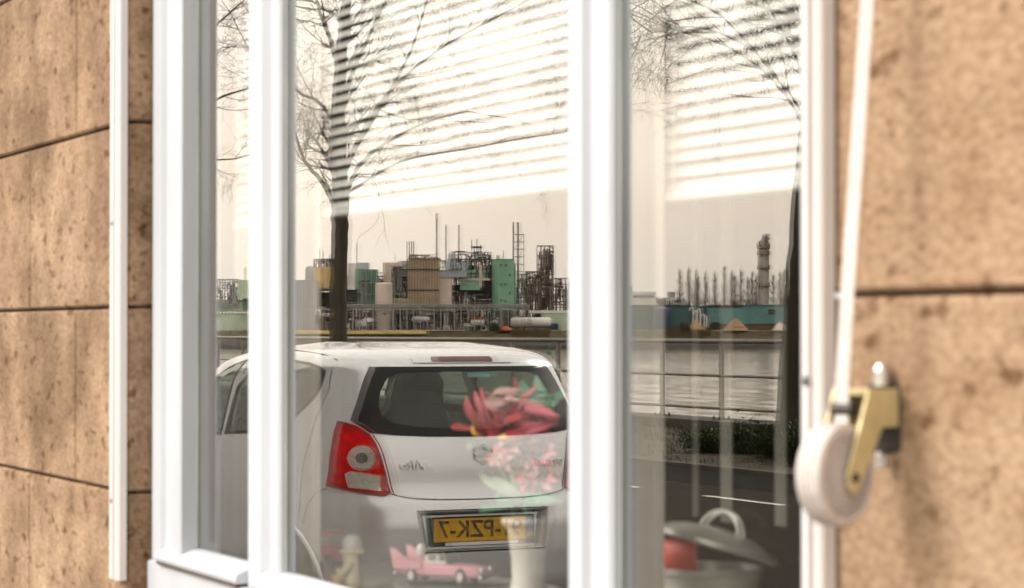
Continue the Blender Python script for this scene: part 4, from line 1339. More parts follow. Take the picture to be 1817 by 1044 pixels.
MB().tube([(-1.95 - .2 + .05, .33 + .18 * math.cos(a), .98 + .18 * math.sin(a)) for a in [i * math.tau / 20 for i in range(21)]], .014, 8, caps=False).build('steering_wheel', 'car_plastic', car, smooth=True)
MB().cbox((-2.32, -.09, 1.27), (-2.28, .09, 1.325), .012).build('interior_mirror', 'car_plastic', car)
for sg in (-1, 1):
    mi = MB().cbox((-2.62, sg * .86 - .08, .96), (-2.48, sg * .86 + .08, 1.09), .04).build('door_mirror', 'car_paint', car)
# wheels
for v0 in (.62, 2.98):
    for sg in (-1, 1):
        tw_ = MB().lathe([(.16, -.085), (.255, -.085), (.275, -.07), (.28, -.04), (.28, .04), (.275, .07), (.255, .085), (.16, .085)], 40, (0, 0, 0), 'Y').build('wheel', 'tyre_black', car, smooth='auto', loc=(-v0, sg * .70, .28))
        rm = MB().lathe([(.165, sg * .05), (.18, sg * .082), (.172, sg * .084), (.15, sg * .06), (.05, sg * .07), (.045, sg * .082), (.001, sg * .084)], 36, (0, 0, 0), 'Y')
        for k in range(7):
            a = k * math.tau / 7
            rm.tube([(.04 * math.cos(a), sg * .074, .04 * math.sin(a)), (.165 * math.cos(a), sg * .078, .165 * math.sin(a))], .012, 6)
        rm.build('rim', 'rim_silver', tw_, smooth='auto')
        MB().lathe([(.335, -.12), (.335, .10)], 36, (-v0, sg * .63, .28), 'Y').build('wheel_arch_liner', 'car_plastic', car)

for v0 in (.62, 2.98):
    for sg in (-1, 1):
        pts = []
        for k in range(25):
            a = math.pi * (-.08 + 1.16 * k / 24)
            v_, w_ = v0 + .335 * math.cos(a), .28 + .335 * math.sin(a)
            b = float(np.interp(w_, wgrid, TBB)); vr = float(np.interp(w_, wgrid, TVR)); vf = float(np.interp(w_, wgrid, TVF))
            u_ = b * max(0, 1 - abs((v_ - (vr + vf) / 2) / ((vf - vr) / 2)) ** NE) ** (1 / NE)
            pts.append((-v_, sg * (u_ + .001), w_))
        MB().tube(pts, .014, 8).build('wheel_arch_lip', 'car_paint', car, smooth=True)
# ------------------------------------------------------------------ far bank
ZB = 700.0
def far_sheet(name, pts, mat, smooth=False):
    """pts rows of (px, Z, z) lists"""
    vv, ff = [], []
    n = len(pts[0])
    for row in pts:
        for px, Z, z in row:
            p = rp(px, 588, Z); p.z = z
            vv.append(p)
    for j in range(len(pts) - 1):
        for i in range(n - 1):
            k = j * n + i
            ff.append((k, k+1, k+n+1, k+n))
    return tag(MB().add(vv, ff).build(name, mat, smooth=smooth), kind='structure')
mk('bank_grass', (0.10, 0.082, 0.030), .95, scale=.35, col2=(.050, .040, .022), bump=.5, bscale=2, coords='World')
mk('bank_stone', (0.055, 0.048, 0.040), .95, scale=.8, col2=(.02, .018, .016), coords='World')
mk('far_land', (0.14, 0.12, 0.09), .95, scale=.1, coords='World')
mk('dry_grass', (0.40, 0.30, 0.075), .95, scale=.4, col2=(.24, .20, .05), coords='World')
rb = random.Random(21)
cols = [-2200 + 40 * i for i in range(150)]
jit = [rb.uniform(-.5, .5) for _ in cols]
far_sheet('river_bank', [[(px, 698, WATER - .6) for px in cols], [(px, 701 + j * 3, WATER + 1.2 + j * .3) for px, j in zip(cols, jit)], [(px, 706, WATER + 2.2 + j * .3) for px, j in zip(cols, jit)]], 'bank_stone')
far_sheet('bank_meadow', [[(px, 706, WATER + 2.2 + j * .3) for px, j in zip(cols, jit)], [(px, 710 + j, .3 + j * .3) for px, j in zip(cols, jit)], [(px, 716, 1.3 + j * .35) for px, j in zip(cols, jit)], [(px, 719, 1.7) for px in cols]], 'bank_grass', True)
far_sheet('works_ground', [[(px, 719, 1.7) for px in cols], [(px, 2600, 2.5) for px in cols]], 'far_land')

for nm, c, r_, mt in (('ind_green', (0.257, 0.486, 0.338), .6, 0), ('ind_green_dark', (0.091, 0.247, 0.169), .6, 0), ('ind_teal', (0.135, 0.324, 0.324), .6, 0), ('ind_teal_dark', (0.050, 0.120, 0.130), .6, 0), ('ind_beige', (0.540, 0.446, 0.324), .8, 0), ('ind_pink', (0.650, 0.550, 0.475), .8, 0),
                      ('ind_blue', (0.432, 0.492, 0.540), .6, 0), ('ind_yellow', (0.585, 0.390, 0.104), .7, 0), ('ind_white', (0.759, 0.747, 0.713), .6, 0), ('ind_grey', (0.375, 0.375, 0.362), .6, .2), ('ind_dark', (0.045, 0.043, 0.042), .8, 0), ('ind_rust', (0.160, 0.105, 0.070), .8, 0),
                      ('ind_pale_green', (0.504, 0.600, 0.456), .7, 0), ('ind_beige_shade', (.33, .26, .18), .85, 0), ('ind_haze_pale', (0.400, 0.385, 0.330), .8, 0), ('ind_navy', (0.020, 0.040, 0.100), .5, 0), ('ind_steel', (0.288, 0.282, 0.264), .5, .4), ('ind_sand', (0.400, 0.270, 0.150), .95, 0), ('ind_orange', (0.450, 0.120, 0.050), .8, 0), ('ind_window', (0.030, 0.045, 0.045), .2, 0)):
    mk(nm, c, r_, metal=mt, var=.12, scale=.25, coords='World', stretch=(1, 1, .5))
mk('far_bark', (.12, .09, .07), .95); mk('reed', (.13, .10, .045), .95, var=.2, scale=.5)

class Far:
    """a thing on the far bank: picture pixels at its distance become metres from its own base"""
    def __init__(self, name, label, cat, px, Z, group=None):
        self.Z, self.px, self.s = Z, px, Z / FPX
        p = rp(px, 588, Z); self.zb = 1.7; p.z = self.zb
        self.e = empty(name, p, ROT_FAR, label=label, cat=cat, group=group)
    def X(self, px): return (px - self.px) * self.s
    def H(self, py): return HCAM - self.zb + (588 - py) * self.s
    def box(self, name, x0, x1, yt, yb, mat, d0=0, d1=8, parent=None, c=0):
        """d0 = distance behind the front plane"""
        a = (self.X(x0), -d1, max(self.H(yb), 0) if yb >= 585 else self.H(yb)); b = (self.X(x1), -d0, self.H(yt))
        return MB().box(a, b).build(name, mat, parent or self.e)
    def ribs(self, x0, x1, yt, yb, mat, n, d0=0, proud=.25, name='rib'):
        w = (self.X(x1) - self.X(x0)) / n
        zb, zt = max(self.H(yb), 0), self.H(yt)
        me = MB().prism([(-w * .28, 0), (w * .28, 0), (w * .28, zt - zb), (-w * .28, zt - zb)], -d0, proud - d0).mesh(name)
        me.materials.append(MATS[mat])
        for i in range(n):
            shared(name, me, self.e, (self.X(x0) + w * (i + .5), 0, zb))
    def cyl(self, name, x, r, yt, yb, mat, d=0, dome=0, n=20, parent=None):
        rr = r * self.s; zb, zt = max(self.H(yb), 0), self.H(yt)
        prof = [(rr, zb), (rr, zt)]
        if dome: prof += [(rr * .9, zt + dome * .5), (rr * .55, zt + dome * .85), (rr * .05, zt + dome)]
        return MB().lathe(prof, n, (self.X(x), -d, 0)).build(name, mat, parent or self.e, smooth='auto')
    def hcyl(self, name, x0, x1, yc, r, mat, d=0):
        rr = r * self.s; a, b = self.X(x0), self.X(x1)
        return MB().lathe([(rr * .1, a), (rr * .75, a + rr * .12), (rr, a + rr * .5), (rr, b - rr * .5), (rr * .75, b - rr * .12), (rr * .1, b)], 20, (0, -d, self.H(yc)), 'X').build(name, mat, self.e, smooth='auto')
    def pipe(self, name, pts, r, mat, n=6):
        return MB().tube([(self.X(x), -d, self.H(y)) for x, y, d in pts], r * self.s, n).build(name, mat, self.e)
    def window(self, x, y, w, h, d0=0, mat='ind_window', frame='ind_grey'):
        f = MB().box((self.X(x - w/2 - .6), -d0, self.H(y + h/2 + .6)), (self.X(x + w/2 + .6), -d0 + .12, self.H(y - h/2 - .6))).build('window', frame, self.e)
        MB().box((self.X(x - w/2), -d0 + .12, self.H(y + h/2)), (self.X(x + w/2), -d0 + .16, self.H(y - h/2))).build('pane', mat, f)
    def frame(self, name, x0, x1, yt, nx, nz, mat, depth=6, d0=0, th=.16, brace=True, yb=587):
        m = MB(); X0, X1 = self.X(x0), self.X(x1); zt, zb = self.H(yt), max(self.H(yb), 0)
        for d in (d0, d0 + depth):
            for i in range(nx + 1):
                x = X0 + (X1 - X0) * i / nx
                m.box((x - th, -d - th, zb), (x + th, -d + th, zt))
            for k in range(1, nz + 1):
                z = zb + (zt - zb) * k / nz
                m.box((X0, -d - th*.9, z - th*.9), (X1, -d + th*.9, z + th*.9))
        for i in range(nx + 1):
            x = X0 + (X1 - X0) * i / nx
            for k in range(1, nz + 1):
                z = zb + (zt - zb) * k / nz
                m.box((x - th*.8, -d0 - depth, z - th*.8), (x + th*.8, -d0, z + th*.8))
        if brace:
            for i in range(nx):
                for k in range(nz):
                    if (i + k) % 2:
                        a = (X0 + (X1-X0)*i/nx, -d0, zb + (zt-zb)*k/nz); b = (X0 + (X1-X0)*(i+1)/nx, -d0, zb + (zt-zb)*(k+1)/nz)
                        m.tube([a, b], th * .5, 4)
        return m.build(name, mat, self.e)
    def clutter(self, name, x0, x1, yt, yb, n, mats, seed, depth=6, rmin=.25, rmax=.8):
        """vessels and pipe runs of the plant"""
        r = random.Random(seed)
        for mt in mats:
            m = MB()
            for i in range(n // len(mats)):
                x = r.uniform(x0, x1); d = r.uniform(.5, depth); y1 = r.uniform(yt, yb); rad = r.uniform(rmin, rmax) * (1.4 if r.random() < .15 else 1)
                if r.random() < .55:
                    y2 = min(yb, y1 + r.uniform(6, 40))
                    m.tube([(self.X(x), -d, self.H(y1)), (self.X(x), -d, self.H(y2))], rad * .55, 6)
                    if r.random() < .5:
                        x2 = min(max(x + r.uniform(-14, 14), x0), x1)
                        m.tube([(self.X(x), -d, self.H(y1)), (self.X(x2), -d, self.H(y1)), (self.X(x2), -d, self.H(min(yb, y1 + r.uniform(3, 15))))], rad * .4, 5)
                elif r.random() < .7:
                    x2 = min(x1, x + r.uniform(6, 26))
                    m.tube([(self.X(x), -d, self.H(y1)), (self.X(x2), -d, self.H(y1))], rad * .4, 5)
                else:
                    w = r.uniform(1.5, 5); h = r.uniform(1.5, 4)
                    m.box((self.X(x), -d - 1, self.H(y1 + h)), (self.X(min(x + w, x1)), -d, self.H(y1)))
            m.build(name, mt, self.e)

# --- seen past the narrow pane
f = Far('storage_tank', 'pale green round tank with hatched stair, beyond the narrow pane', 'tank', 400, 735)
f.cyl('shell', 405, 52, 556, 586, 'ind_pale_green', d=9, dome=.6, n=40)
m = MB()
for k in range(18):
    xa = f.X(356 + k * 6)
    m.tube([(xa, .2, f.H(558)), (xa + 1.0, .2, f.H(551))], .18, 4)
m.tube([(f.X(352), .2, f.H(551)), (f.X(460), .2, f.H(551))], .12, 4)
m.build('stair_rail', 'ind_grey', f.e)
f = Far('process_building', 'pale green block building behind the round tank', 'building', 420, 760)
f.box('wall', 421, 460, 497, 530, 'ind_pale_green', 0, 10)
f.box('wall', 370, 430, 532, 556, 'ind_pale_green', 2, 12)
f.box('plinth', 428, 462, 530, 587, 'ind_green_dark', 2, 10)
f.frame('steel_frame', 350, 421, 496, 8, 6, 'ind_grey', 6, 1)
f.clutter('pipework', 352, 420, 497, 540, 60, ['ind_grey', 'ind_rust', 'ind_white'], 4)
f.cyl('vent', 432, 2.5, 478, 497, 'ind_white', 5, 1)

# --- the works, left to right
f = Far('corrugated_shed', 'blue-grey corrugated shed at the left end of the works', 'shed', 540, 722)
f.box('wall', 500, 562, 498, 586, 'ind_blue', .3, 14)
f.ribs(500, 562, 499, 586, 'ind_grey', 12, .3)  # darker grey ribs: relief shading of the corrugation put into colour
f.box('cap', 499, 563, 497, 500, 'ind_grey', .1, 14.3)
f.box('girt', 500, 562, 541, 543, 'ind_grey', -.05, .3)
f = Far('hopper', 'small grey round hopper on the blue-grey shed', 'hopper', 548, 738)
f.box('wall', 540, 560, 500, 586, 'ind_grey', 0, 6); f.cyl('drum', 550, 10, 478, 500, 'ind_grey', 3, 1.2)
f = Far('yellow_silo_house', 'ochre yellow silo house on a dark steel frame, left of the trunk', 'silo', 585, 726)
f.box('wall', 559, 588, 474, 512, 'ind_yellow', 0, 9); f.box('pale_panel', 574, 580, 475, 511, 'ind_pink', -.15, 0)
f.ribs(559, 588, 476, 512, 'ind_yellow', 9, 0, .15)
f.box('dark_floor', 559, 612, 513, 516, 'ind_dark', 0, 9)
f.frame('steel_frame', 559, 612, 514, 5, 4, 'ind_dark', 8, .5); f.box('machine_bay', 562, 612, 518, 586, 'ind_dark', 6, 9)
f.box('dark_wall', 588, 612, 470, 512, 'ind_rust', 1, 9)
f.clutter('roof_pipework', 555, 610, 458, 475, 60, ['ind_dark', 'ind_grey', 'ind_rust'], 9, 5, .3, .7)
for x, y in ((566, 440), (572, 446), (583, 452), (589, 452)):
    f.pipe('mast', [(x, y, 3), (x, 475, 3)], .7, 'ind_dark')
f = Far('white_column', 'white cladded column just right of the tree trunk', 'column', 624, 727)
f.box('cladding', 617, 629, 467, 514, 'ind_white', 0, 5); f.box('dark_base', 614, 632, 514, 586, 'ind_dark', 1, 5); f.ribs(617, 629, 468, 514, 'ind_white', 4, 0, .15)
f = Far('stair_house', 'dark green building with zigzag steel stairs', 'building', 648, 730)
f.box('wall', 629, 668, 478, 541, 'ind_green_dark', 1.2, 9); f.box('roof_plant', 631, 653, 466, 478, 'ind_blue', 1, 7); f.box('pale_panel', 630, 637, 480, 540, 'ind_green', 1.0, 1.2)
f.frame('stair_frame', 640, 668, 480, 3, 5, 'ind_grey', 1.2, 0, .10)
f.pipe('mast', [(632, 430, 3), (632, 470, 3)], 1.1, 'ind_grey'); f.pipe('mast', [(700, 452, 3), (700, 470, 3)], .5, 'ind_grey')
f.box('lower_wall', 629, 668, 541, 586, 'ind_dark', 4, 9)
f.clutter('pipework', 618, 680, 488, 586, 150, ['ind_grey', 'ind_steel', 'ind_dark'], 14, 3)
f = Far('pressure_tank', 'white horizontal pressure tank near the tree trunk', 'tank', 645, 721)
f.hcyl('shell', 628, 661, 573, 9.5, 'ind_white', 2)
for x in (637, 653): f.box('saddle', x - 2, x + 2, 578, 587, 'ind_grey', .8, 3)
f.box('name_board', 644, 654, 577, 581, 'ind_white', .0, .2)
f = Far('duct_tower', 'pinkish hopper duct behind the pale round tank', 'duct', 690, 733)
f.box('shaft', 679, 694, 472, 506, 'ind_pink', 0, 5); f.box('head', 679, 713, 466, 473, 'ind_pink', 0, 5); f.box('leg', 684, 692, 506, 586, 'ind_grey', 1, 4)
f.pipe('elbow', [(694, 480, 2), (700, 474, 2), (704, 486, 2)], 2.4, 'ind_steel')
f = Far('round_silo', 'pale pink round silo with flat top in front of the works', 'silo', 680, 720)
f.cyl('shell', 680, 15.5, 504, 586, 'ind_pink', 3, .5, 32)
f.cyl('ring', 680, 16.0, 553, 554.2, 'ind_grey', 3, 0, 32)
f.pipe('ladder', [(696, 503, -.2), (696, 586, -.2)], .7, 'ind_grey')
f = Far('teal_annex', 'blue-green annex left of the beige corrugated hall', 'building', 712, 735)
f.box('wall', 696, 726, 470, 545, 'ind_green', 2, 10); f.box('upper_box', 706, 726, 463, 482, 'ind_blue', 1, 9); f.box('dark_bay', 712, 725, 487, 520, 'ind_dark', 1.7, 2.1)
f.box('bay_frame', 710, 712.5, 484, 528, 'ind_blue', 1.2, 2); f.box('bay_frame', 711, 726, 484, 487, 'ind_blue', 1.2, 2); f.box('bay_sill', 711, 726, 519, 527, 'ind_blue', 1.2, 2)
f.clutter('pipework', 690, 726, 462, 545, 60, ['ind_grey', 'ind_dark', 'ind_white'], 17, 1.5)
f = Far('beige_hall', 'tall beige corrugated hall with two dark bands', 'building', 750, 722)
f.box('wall', 723, 779, 460, 586, 'ind_beige', .4, 16); f.ribs(723, 779, 461, 586, 'ind_beige_shade', 11, .4, .5)  # ribs in a darker beige, the shade of the corrugation painted in
f.box('band', 722.5, 779.5, 477.5, 480, 'ind_dark', -.15, .3); f.box('band', 722.5, 779.5, 514, 516.5, 'ind_dark', -.15, .3); f.box('coping', 722, 780, 458.5, 461, 'ind_rust', -.1, 16.2)
f.box('low_wing', 699, 723, 530, 586, 'ind_beige', .6, 10); f.ribs(699, 723, 531, 586, 'ind_beige_shade', 5, .6, .4)  # wing ribs take the same painted-in shade
f.clutter('roof_pipework', 724, 778, 450, 460, 30, ['ind_grey', 'ind_rust'], 19, 8, .25, .5)
f.box('low_bay', 700, 778, 557, 570, 'ind_dark', -.2, .3)
f = Far('stack_cluster', 'cluster of four short brown stacks on the beige hall', 'chimney', 727, 732)
for x in (721.3, 725.3, 729.3, 733.0): f.cyl('stack', x, .85, 428, 586, 'ind_rust', 3, 0, 10)
f = Far('tall_mast', 'tallest single stack with a white cap behind the beige hall', 'chimney', 775, 745)
f.cyl('stack', 774.5, 1.7, 378, 586, 'ind_steel', 2, 0, 12); f.cyl('cap', 774.5, 2.6, 378, 388, 'ind_white', 2, 0, 12)
for x, y, lab in ((791, 398, 'thin grey stack, left of a pair above the works'), (814, 399, 'thin grey stack, right of a pair above the works')):
    f = Far('thin_stack', lab, 'chimney', x, 740, 'thin stacks above the works'); f.cyl('stack', x, 1.5, y, 586, 'ind_grey', 2, 0, 10); f.cyl('flange', x, 2.2, y + 30, y + 31, 'ind_grey', 2, 0, 10)
f = Far('white_panel_house', 'pale pink panel building right of the beige hall', 'building', 790, 723)
f.box('wall', 779.5, 801, 491, 586, 'ind_pink', .5, 10); f.box('duct', 779.5, 828, 481, 492, 'ind_blue', .0, 4)
f.frame('duct_ribs', 779.5, 828, 481, 9, 1, 'ind_grey', 1, -.2, .08, False, 492)
f = Far('green_process_house', 'green clad process house over a dark open frame', 'building', 835, 727)
f.box('wall', 816, 852, 498, 515, 'ind_green', 0, 8); f.box('upper_wall', 812, 866, 479, 497, 'ind_green', .6, 8); f.box('beam', 815, 869, 494, 498, 'ind_pink', -.3, .4)
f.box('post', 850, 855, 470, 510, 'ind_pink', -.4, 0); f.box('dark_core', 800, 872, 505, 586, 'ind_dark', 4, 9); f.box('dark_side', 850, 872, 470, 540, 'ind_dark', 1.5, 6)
f.box('roof_plant', 795, 801, 451, 470, 'ind_blue', 1, 4); f.box('roof_plant', 803, 809, 450, 470, 'ind_blue', 1, 4); f.box('roof_deck', 793, 830, 466, 478, 'ind_blue', .4, 6); f.box('roof_plant', 820, 826, 476, 500, 'ind_blue', -.4, .0)
f.frame('steel_frame', 800, 872, 460, 8, 5, 'ind_dark', 5, .2, .13)
f.clutter('pipework', 800, 872, 516, 586, 190, ['ind_grey', 'ind_rust', 'ind_dark', 'ind_white'], 23, 3)
f.clutter('roof_pipework', 796, 872, 446, 482, 130, ['ind_grey', 'ind_dark'], 24, 4, .3, .6)
f = Far('antenna_group', 'cluster of roof antennas on the green process house', 'antenna', 845, 735)
for x, y in ((837, 425), (841, 440), (846, 424), (849, 436), (853, 434)): f.pipe('mast', [(x, y, 2), (x, 586, 2)], .9, 'ind_dark')
f.box('platform', 835, 855, 437, 440, 'ind_dark', 1, 4); f.box('platform', 835, 855, 452, 454, 'ind_dark', 1, 4)
f = Far('green_tower', 'tall mint green tower with small square windows', 'tower', 892, 722)
p = [(f.X(871), -6), (f.X(884), 0), (f.X(912), -2.2), (f.X(912), -14), (f.X(871), -16)]
zprism(MB(), p, 0, f.H(461)).build('wall', 'ind_green', f.e)
zprism(MB(), [(x * 1.01, y + (.15 if y > -5 else 0)) for x, y in p], f.H(461), f.H(459.5)).build('coping', 'ind_green_dark', f.e)
for x, y in ((889, 471), (889, 505), (889, 533), (898, 471), (897, 505), (905, 488), (905, 520), (897, 535), (889, 560)):
    f.window(x, y, 3, 4, 2.2 * (x - 884) / 28)
for k in range(9):
    f.box('seam', 885.5 + k * 2.9, 885.8 + k * 2.9, 462, 570, 'ind_green_dark', 2.2 * (1.5 + k * 2.9) / 28 - .06, 2.2 * (1.5 + k * 2.9) / 28 + .2)
f.box('ladder_bay', 911, 915, 470, 540, 'ind_green_dark', 3, 8)
f.box('roof_box', 880, 886, 452, 461, 'ind_grey', 5, 8); f.pipe('mast', [(893, 444, 5), (893, 461, 5)], .8, 'ind_dark')
f = Far('lattice_stack', 'pair of tall stacks tied to a lattice mast', 'chimney', 919, 742)
f.cyl('stack', 911, 1.6, 394, 586, 'ind_rust', 2, 0, 10); f.cyl('stack', 919.5, 1.8, 394, 586, 'ind_dark', 2, 0, 10)
f.frame('lattice', 912, 929.5, 416, 2, 13, 'ind_steel', 3, 1, .11)
for k in range(3):
    x0, x1, yt, nx = ((932, 958, 482, 3), (953, 982, 436, 4), (978, 1030, 494, 6))[k]
    f = Far('process_rack', ('dark steel process rack beside the green tower', 'tallest dark steel process rack with columns', 'low dark process rack at the edge of the middle pane')[k], 'process rack', (x0 + x1) / 2, 735 + 6 * k, 'steel process racks')
    f.frame('steel_frame', x0, x1, yt, nx, 9, 'ind_rust', 7, 0, .10)
    f.clutter('pipework', x0, x1, yt, 572, 110, ['ind_rust', 'ind_dark', 'ind_steel'], 31 + k, 7, .25, .7)
    for j in range(nx + 2):
        xx = x0 + (x1 - x0) * (j + .5) / (nx + 2)
        f.cyl('vessel', xx, rb.uniform(.8, 1.6), yt + rb.uniform(-10 if k == 1 else 0, 30), 586, rb.choice(['ind_rust', 'ind_steel', 'ind_dark', 'ind_pink']), rb.uniform(1, 5), .6, 12)
for k, (x0, x1, yt) in enumerate(((612, 672, 492), (668, 726, 484), (776, 872, 464), (905, 940, 486), (1096, 1215, 532))):
    f = Far('pipe_rack', ('brown pipe rack behind the zigzag stairs', 'pipe rack behind the pale round silo', 'pipe rack rising behind the green process house', 'thin pipe rack below the lattice stacks', 'low pipe rack above the dark teal shed')[k], 'pipe rack', (x0 + x1) / 2, 752 + 3 * k, 'pipe racks behind the works')
    nx_ = max(2, int((x1 - x0) / 9))
    f.frame('steel_frame', x0, x1, yt, nx_, 8, 'ind_steel', 6, 0, .08)
    f.clutter('pipework', x0, x1, yt - 4, 584, int((x1 - x0) * 2.2), ['ind_grey', 'ind_dark', 'ind_rust', 'ind_white', 'ind_green_dark'], 71 + k, 6, .2, .6)
# pipe bridge along the front
f = Far('pipe_bridge', 'long grey pipe bridge along the front of the works', 'pipe bridge', 780, 716)
for i, (y, r_) in enumerate(((541, 1.1), (544, 1.5), (547, .8), (550, 1.0))):
    f.pipe('pipe', [(612, y, i * .6), (936, y, i * .6)], r_, 'ind_grey' if i % 2 else 'ind_steel', 8)
for k in range(28):
    x = 614 + k * 12
    f.box('post', x - .7, x + .7, 540, 587, 'ind_grey', .5, .8)
    f.box('post', x - .7, x + .7, 540, 587, 'ind_grey', 2.2, 2.5)
f.box('handrail', 612, 936, 536.6, 537.3, 'ind_steel', .2, .4)
f = Far('yard_equipment', 'low clutter of pumps and pipes behind the pipe bridge', 'equipment', 800, 720)
f.clutter('pipework', 560, 935, 545, 586, 460, ['ind_grey', 'ind_dark', 'ind_steel', 'ind_rust', 'ind_white'], 41, 3, .3, .8)
f.hcyl('shiny_tank', 730, 762, 567, 5, 'ind_white', 1); f.hcyl('small_tank', 834, 860, 573, 6, 'ind_white', 1); f.box('red_skid', 835, 858, 562, 567, 'ind_orange', .5, 1.5)
f = Far('tank_wagon', 'long white tank wagon right of the green tower', 'tank wagon', 940, 719)
f.hcyl('shell', 905, 978, 572, 8.5, 'ind_white', 1.5)
for x in (915, 930, 950, 968): f.cyl('wheel', x, 2.5, 582, 587, 'ind_dark', 1.2, 0, 12)
f.box('chassis', 906, 977, 580, 582, 'ind_dark', .8, 2.2); f.box('ladder', 941, 942, 563, 580, 'ind_grey', -.1, .1)
f = Far('low_green_store', 'low pale green store with white roof by the right mullion', 'building', 990, 726)
f.box('wall', 960, 1040, 556, 586, 'ind_pale_green', 0, 8); f.box('roof', 938, 1042, 551, 556, 'ind_white', -.3, 9); f.box('blue_skip', 975, 990, 574, 586, 'ind_navy', -3, -1)
f = Far('orange_heap', 'small orange heap on the far bank', 'heap', 897, 715)
MB().lathe([(2.6, 0), (2.0, .5), (1.1, 1.0), (.1, 1.35)], 14).build('heap', 'ind_orange', f.e, smooth=True)

# --- seen in the right light
f = Far('pale_works_building', 'pale flat building behind pipes near the second mullion', 'building', 1140, 760)
f.box('wall', 1090, 1164, 518, 586, 'ind_white', 0, 12); f.box('roof_house', 1090, 1122, 508, 519, 'ind_grey', 1, 9)
for k in range(7): f.window(1126 + k * 5.4, 526, 3, 4, 0)
f.clutter('pipework', 1100, 1200, 528, 550, 50, ['ind_grey', 'ind_white', 'ind_dark'], 51, 3)
f = Far('water_box', 'small dark box tank on legs behind the teal sheds', 'tank', 1190, 770)
f.box('tank', 1185, 1198, 518, 528, 'ind_grey', 0, 3)
for x in (1186, 1197): f.box('leg', x - .6, x + .6, 528, 586, 'ind_grey', .2, .6)
f = Far('teal_shed', 'dark teal shed left of the silver pipes', 'shed', 1180, 724)
f.box('wall', 1085, 1226, 543, 586, 'ind_teal_dark', .3, 18); f.ribs(1085, 1226, 544, 586, 'ind_teal_dark', 34, .3, .12); f.box('roof_edge', 1084, 1227, 541.5, 544, 'ind_dark', 0, 18.3)
f = Far('teal_warehouse', 'long teal warehouse with a dark square window', 'warehouse', 1330, 726)
f.box('wall', 1256, 1480, 543, 575, 'ind_teal', .3, 25); f.ribs(1256, 1480, 544, 575, 'ind_teal', 50, .3, .10); f.box('plinth', 1256, 1480, 575, 586, 'ind_rust', .6, 25)
f.box('roof_edge', 1255, 1318, 541.5, 546, 'ind_dark', 0, 20); f.box('roof_edge', 1318, 1481, 541.5, 543, 'ind_teal_dark', 0, 25.3); f.window(1369, 553.5, 13, 10, .2); f.box('low_door', 1262, 1276, 572, 586, 'ind_dark', .1, .5); f.box('recess', 1227, 1257, 543, 586, 'ind_teal_dark', 6, 12)
f.window(1269, 553, 2.5, 4, .2); f.window(1341, 554, 2, 2, .2)
f = Far('navy_tank', 'dark navy round tank in front of the teal shed', 'tank', 1176, 720)
f.cyl('shell', 1174, 15, 550, 586, 'ind_navy', 3, 1.0, 28)
f = Far('silver_pipe_group', 'group of silver bent pipes between the teal sheds', 'pipes', 1240, 722)
for i, (x, y, x2) in enumerate(((1230, 546, 1224), (1237, 552, 1232), (1243, 549, 1238), (1250, 558, 1245), (1254, 562, 1250))):
    f.pipe('pipe', [(x2, y + 6, 1), (x2 + .5, y + 1, 1), (x2 + 3, y, 1), (x, y + 1, 1), (x + .3, y + 5, 1), (x + .3, 586, 1)], 1.3, 'ind_white', 8)
f.cyl('vessel', 1237, 3.2, 556, 586, 'ind_steel', 2, .8, 14)
for px, w, h, lab in ((1305, 23, 24, 'larger sand heap in front of the teal warehouse'), (1234, 19, 20, 'smaller sand heap left of the warehouse'), (1383, 15, 17, 'pale rubble heap beside the leaning trunk')):
    f = Far('sand_heap' if px < 1350 else 'rubble_heap', lab, 'heap', px, 717)
    R_ = w * f.s; H_ = h * f.s; vv, ff = [], []
    r2 = random.Random(px)
    for j in range(7):
        for k in range(22):
            a = k * math.tau / 22; q = j / 6
            rr = R_ * (1 - q) * (1 + r2.uniform(-.12, .12)); vv.append((rr * math.cos(a), rr * math.sin(a), H_ * q ** .95 * (1 + r2.uniform(-.05, .05))))
    for j in range(6):
        for k in range(22): ff.append((j*22+k, j*22+(k+1) % 22, (j+1)*22+(k+1) % 22, (j+1)*22+k))
    MB().add(vv, ff).build('heap', 'ind_sand' if px < 1350 else 'ind_pink', f.e)
f = Far('column_tower', 'tall distillation tower with round platforms above the warehouse', 'tower', 1355, 800)
f.cyl('shell', 1355, 8.0, 432, 587, 'ind_haze_pale', 2, 1.5, 24); f.cyl('riser', 1346.5, 1.2, 440, 587, 'ind_grey', 1, 0, 8); f.cyl('riser', 1364, 1.5, 436, 587, 'ind_grey', 1, 0, 8)  # shell colour paled to give the look of distance haze
for y in (440, 451, 476, 508): 
    f.cyl('platform', 1356, 11.5, y, y + 1.6, 'ind_rust', 2, 0, 20)
    m = MB()
    for k in range(16):
        a = k * math.tau / 16; R_ = 11.3 * f.s
        m.tube([(f.X(1356) + R_ * math.cos(a), -2 + R_ * math.sin(a), f.H(y)), (f.X(1356) + R_ * math.cos(a), -2 + R_ * math.sin(a), f.H(y - 5))], .09, 4)
    m.build('handrail', 'ind_rust', f.e)
f.clutter('top_pipework', 1344, 1367, 416, 436, 26, ['ind_rust', 'ind_steel'], 61, 4, .25, .5)
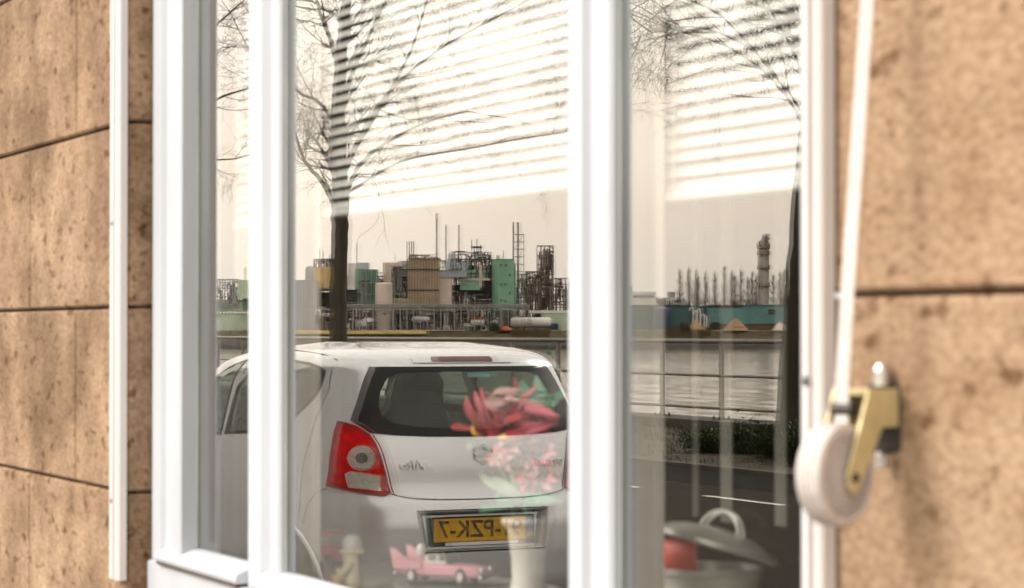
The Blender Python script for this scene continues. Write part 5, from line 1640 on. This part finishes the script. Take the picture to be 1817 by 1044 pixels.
# poplars along the horizon
rt_ = random.Random(77)
def poplar(px, h, label):
    f = Far('poplar_tree', label, 'tree', px, 900 + rt_.uniform(-30, 30), 'bare poplars behind the teal sheds')
    H_ = h * f.s + 9; m = MB()
    MB().tube([(0, 0, 0), (0, 0, H_ * .5), (rt_.uniform(-.2, .2), 0, H_ * .97)], [.22, .14, .03], 5).build('trunk', 'far_bark', f.e)
    for i in range(210):
        z = H_ * rt_.uniform(.12, .9); a = rt_.uniform(0, math.tau); L_ = H_ * .20 * (1 - .75 * z / H_) * rt_.uniform(.6, 1.1)
        R_ = 1.9 * math.sin(math.pi * min(1, (z / H_) ** .7 * .98 + .02)) ** .8 * rt_.uniform(.25, 1.1)
        m.tube([(0, 0, z), (R_ * math.cos(a), R_ * math.sin(a), z + L_ * .5), (R_ * 1.15 * math.cos(a), R_ * 1.15 * math.sin(a), z + L_)], [.07, .05, .02], 3, caps=False)
    m.build('crown', 'far_bark', f.e, fix=False)
pops = [(1206, 72), (1222, 74), (1235, 76), (1238, 70), (1252, 74), (1268, 75), (1285, 76), (1298, 75), (1304, 72), (1315, 74), (1327, 73), (1335, 76), (1342, 72), (1372, 74), (1384, 76), (1392, 71), (1400, 73)]
ORD = 'first second third fourth fifth sixth seventh eighth ninth tenth eleventh twelfth thirteenth fourteenth fifteenth sixteenth seventeenth'.split()
for i, (px, h) in enumerate(pops):
    poplar(px, h + rt_.uniform(-14, 5), '%s slender bare poplar from the left behind the teal sheds' % ORD[i])
m = MB(); rw_ = random.Random(5)
for i in range(2600):
    p = rp(rw_.uniform(1190, 1440), 588, 880 + rw_.uniform(-15, 15)); p.z = 1.7 + rw_.random() ** 1.6 * 11
    q = p + Vector((rw_.uniform(-1, 1), rw_.uniform(-1, 1), rw_.uniform(.6, 2.2)))
    m.tube([p, q], [.06, .02], 3, caps=False)
tag(m.build('undergrowth', 'far_bark', fix=False), 'mass of bare brush under the far poplars', 'brush', kind='stuff')
# reeds, bushes and dry grass on the bank
m = MB()
for i in range(4200):
    px = rw_.choice([rw_.uniform(380, 1010), rw_.uniform(1100, 1420), rw_.uniform(905, 975), rw_.uniform(1180, 1260)])
    Z = rw_.uniform(708, 717); p = rp(px, 588, Z); p.z = max(.0, min(1.6, .1 + (Z - 709) * .2))
    h = rw_.uniform(.3, 1.0) * (1.5 if (905 < px < 975 or 1180 < px < 1260) else 1)
    q = p + Vector((rw_.uniform(-.4, .4), rw_.uniform(-.4, .4), h))
    m.tube([p, q], [.07, .02], 3, caps=False)
tag(m.build('reeds', 'reed', fix=False), 'brown reeds and dead grass along the far bank', 'reeds', kind='stuff')
for px, lab in ((876, 'round dark green bush left of the white tank wagon'), (1214, 'brown bush on the bank below the teal shed')):
    f = Far('bank_bush', lab, 'bush', px, 712); m = MB()
    for i in range(700):
        a = rw_.uniform(0, math.tau); c = Vector((rw_.gauss(0, .8), rw_.gauss(0, .8), abs(rw_.gauss(.9, .6))))
        u = Vector((rw_.gauss(0, 1), rw_.gauss(0, 1), rw_.gauss(0, 1))).normalized() * .28; w = u.orthogonal().normalized() * .15
        m.add([c - u, c + w, c + u, c - w], [(0, 1, 2, 3)])
    m.build('foliage', 'shrub_leaf' if px < 1000 else 'reed', f.e, fix=False); MB().tube([(0, 0, -.6), (0, 0, 1)], [.12, .06], 5).build('stem', 'far_bark', f.e)
f = Far('yellow_barrier', 'low ochre barrier strip along the top of the bank', 'barrier', 650, 709)
MB().add([(f.X(x), d, f.H(y)) for x in (520, 756) for d, y in ((0, 592.5), (-1.6, 587.0), (-1.8, 587.0), (-1.8, 592.5))], [(0, 4, 5, 1), (1, 5, 6, 2), (2, 6, 7, 3), (3, 7, 4, 0), (0, 1, 2, 3), (7, 6, 5, 4)]).build('strip', 'dry_grass', f.e)
# channel buoy
bp_ = rp(973.5, 620, 560); bp_.z = WATER
by = empty('channel_buoy', bp_, label='small green channel buoy floating on the river', cat='buoy')
MB().lathe([(.55, -.3), (.6, .3), (.5, .5), (.18, .8), (.14, 1.9), (.32, 1.9), (.02, 2.5)], 14).build('float', 'leaf_teal', by, smooth='auto')
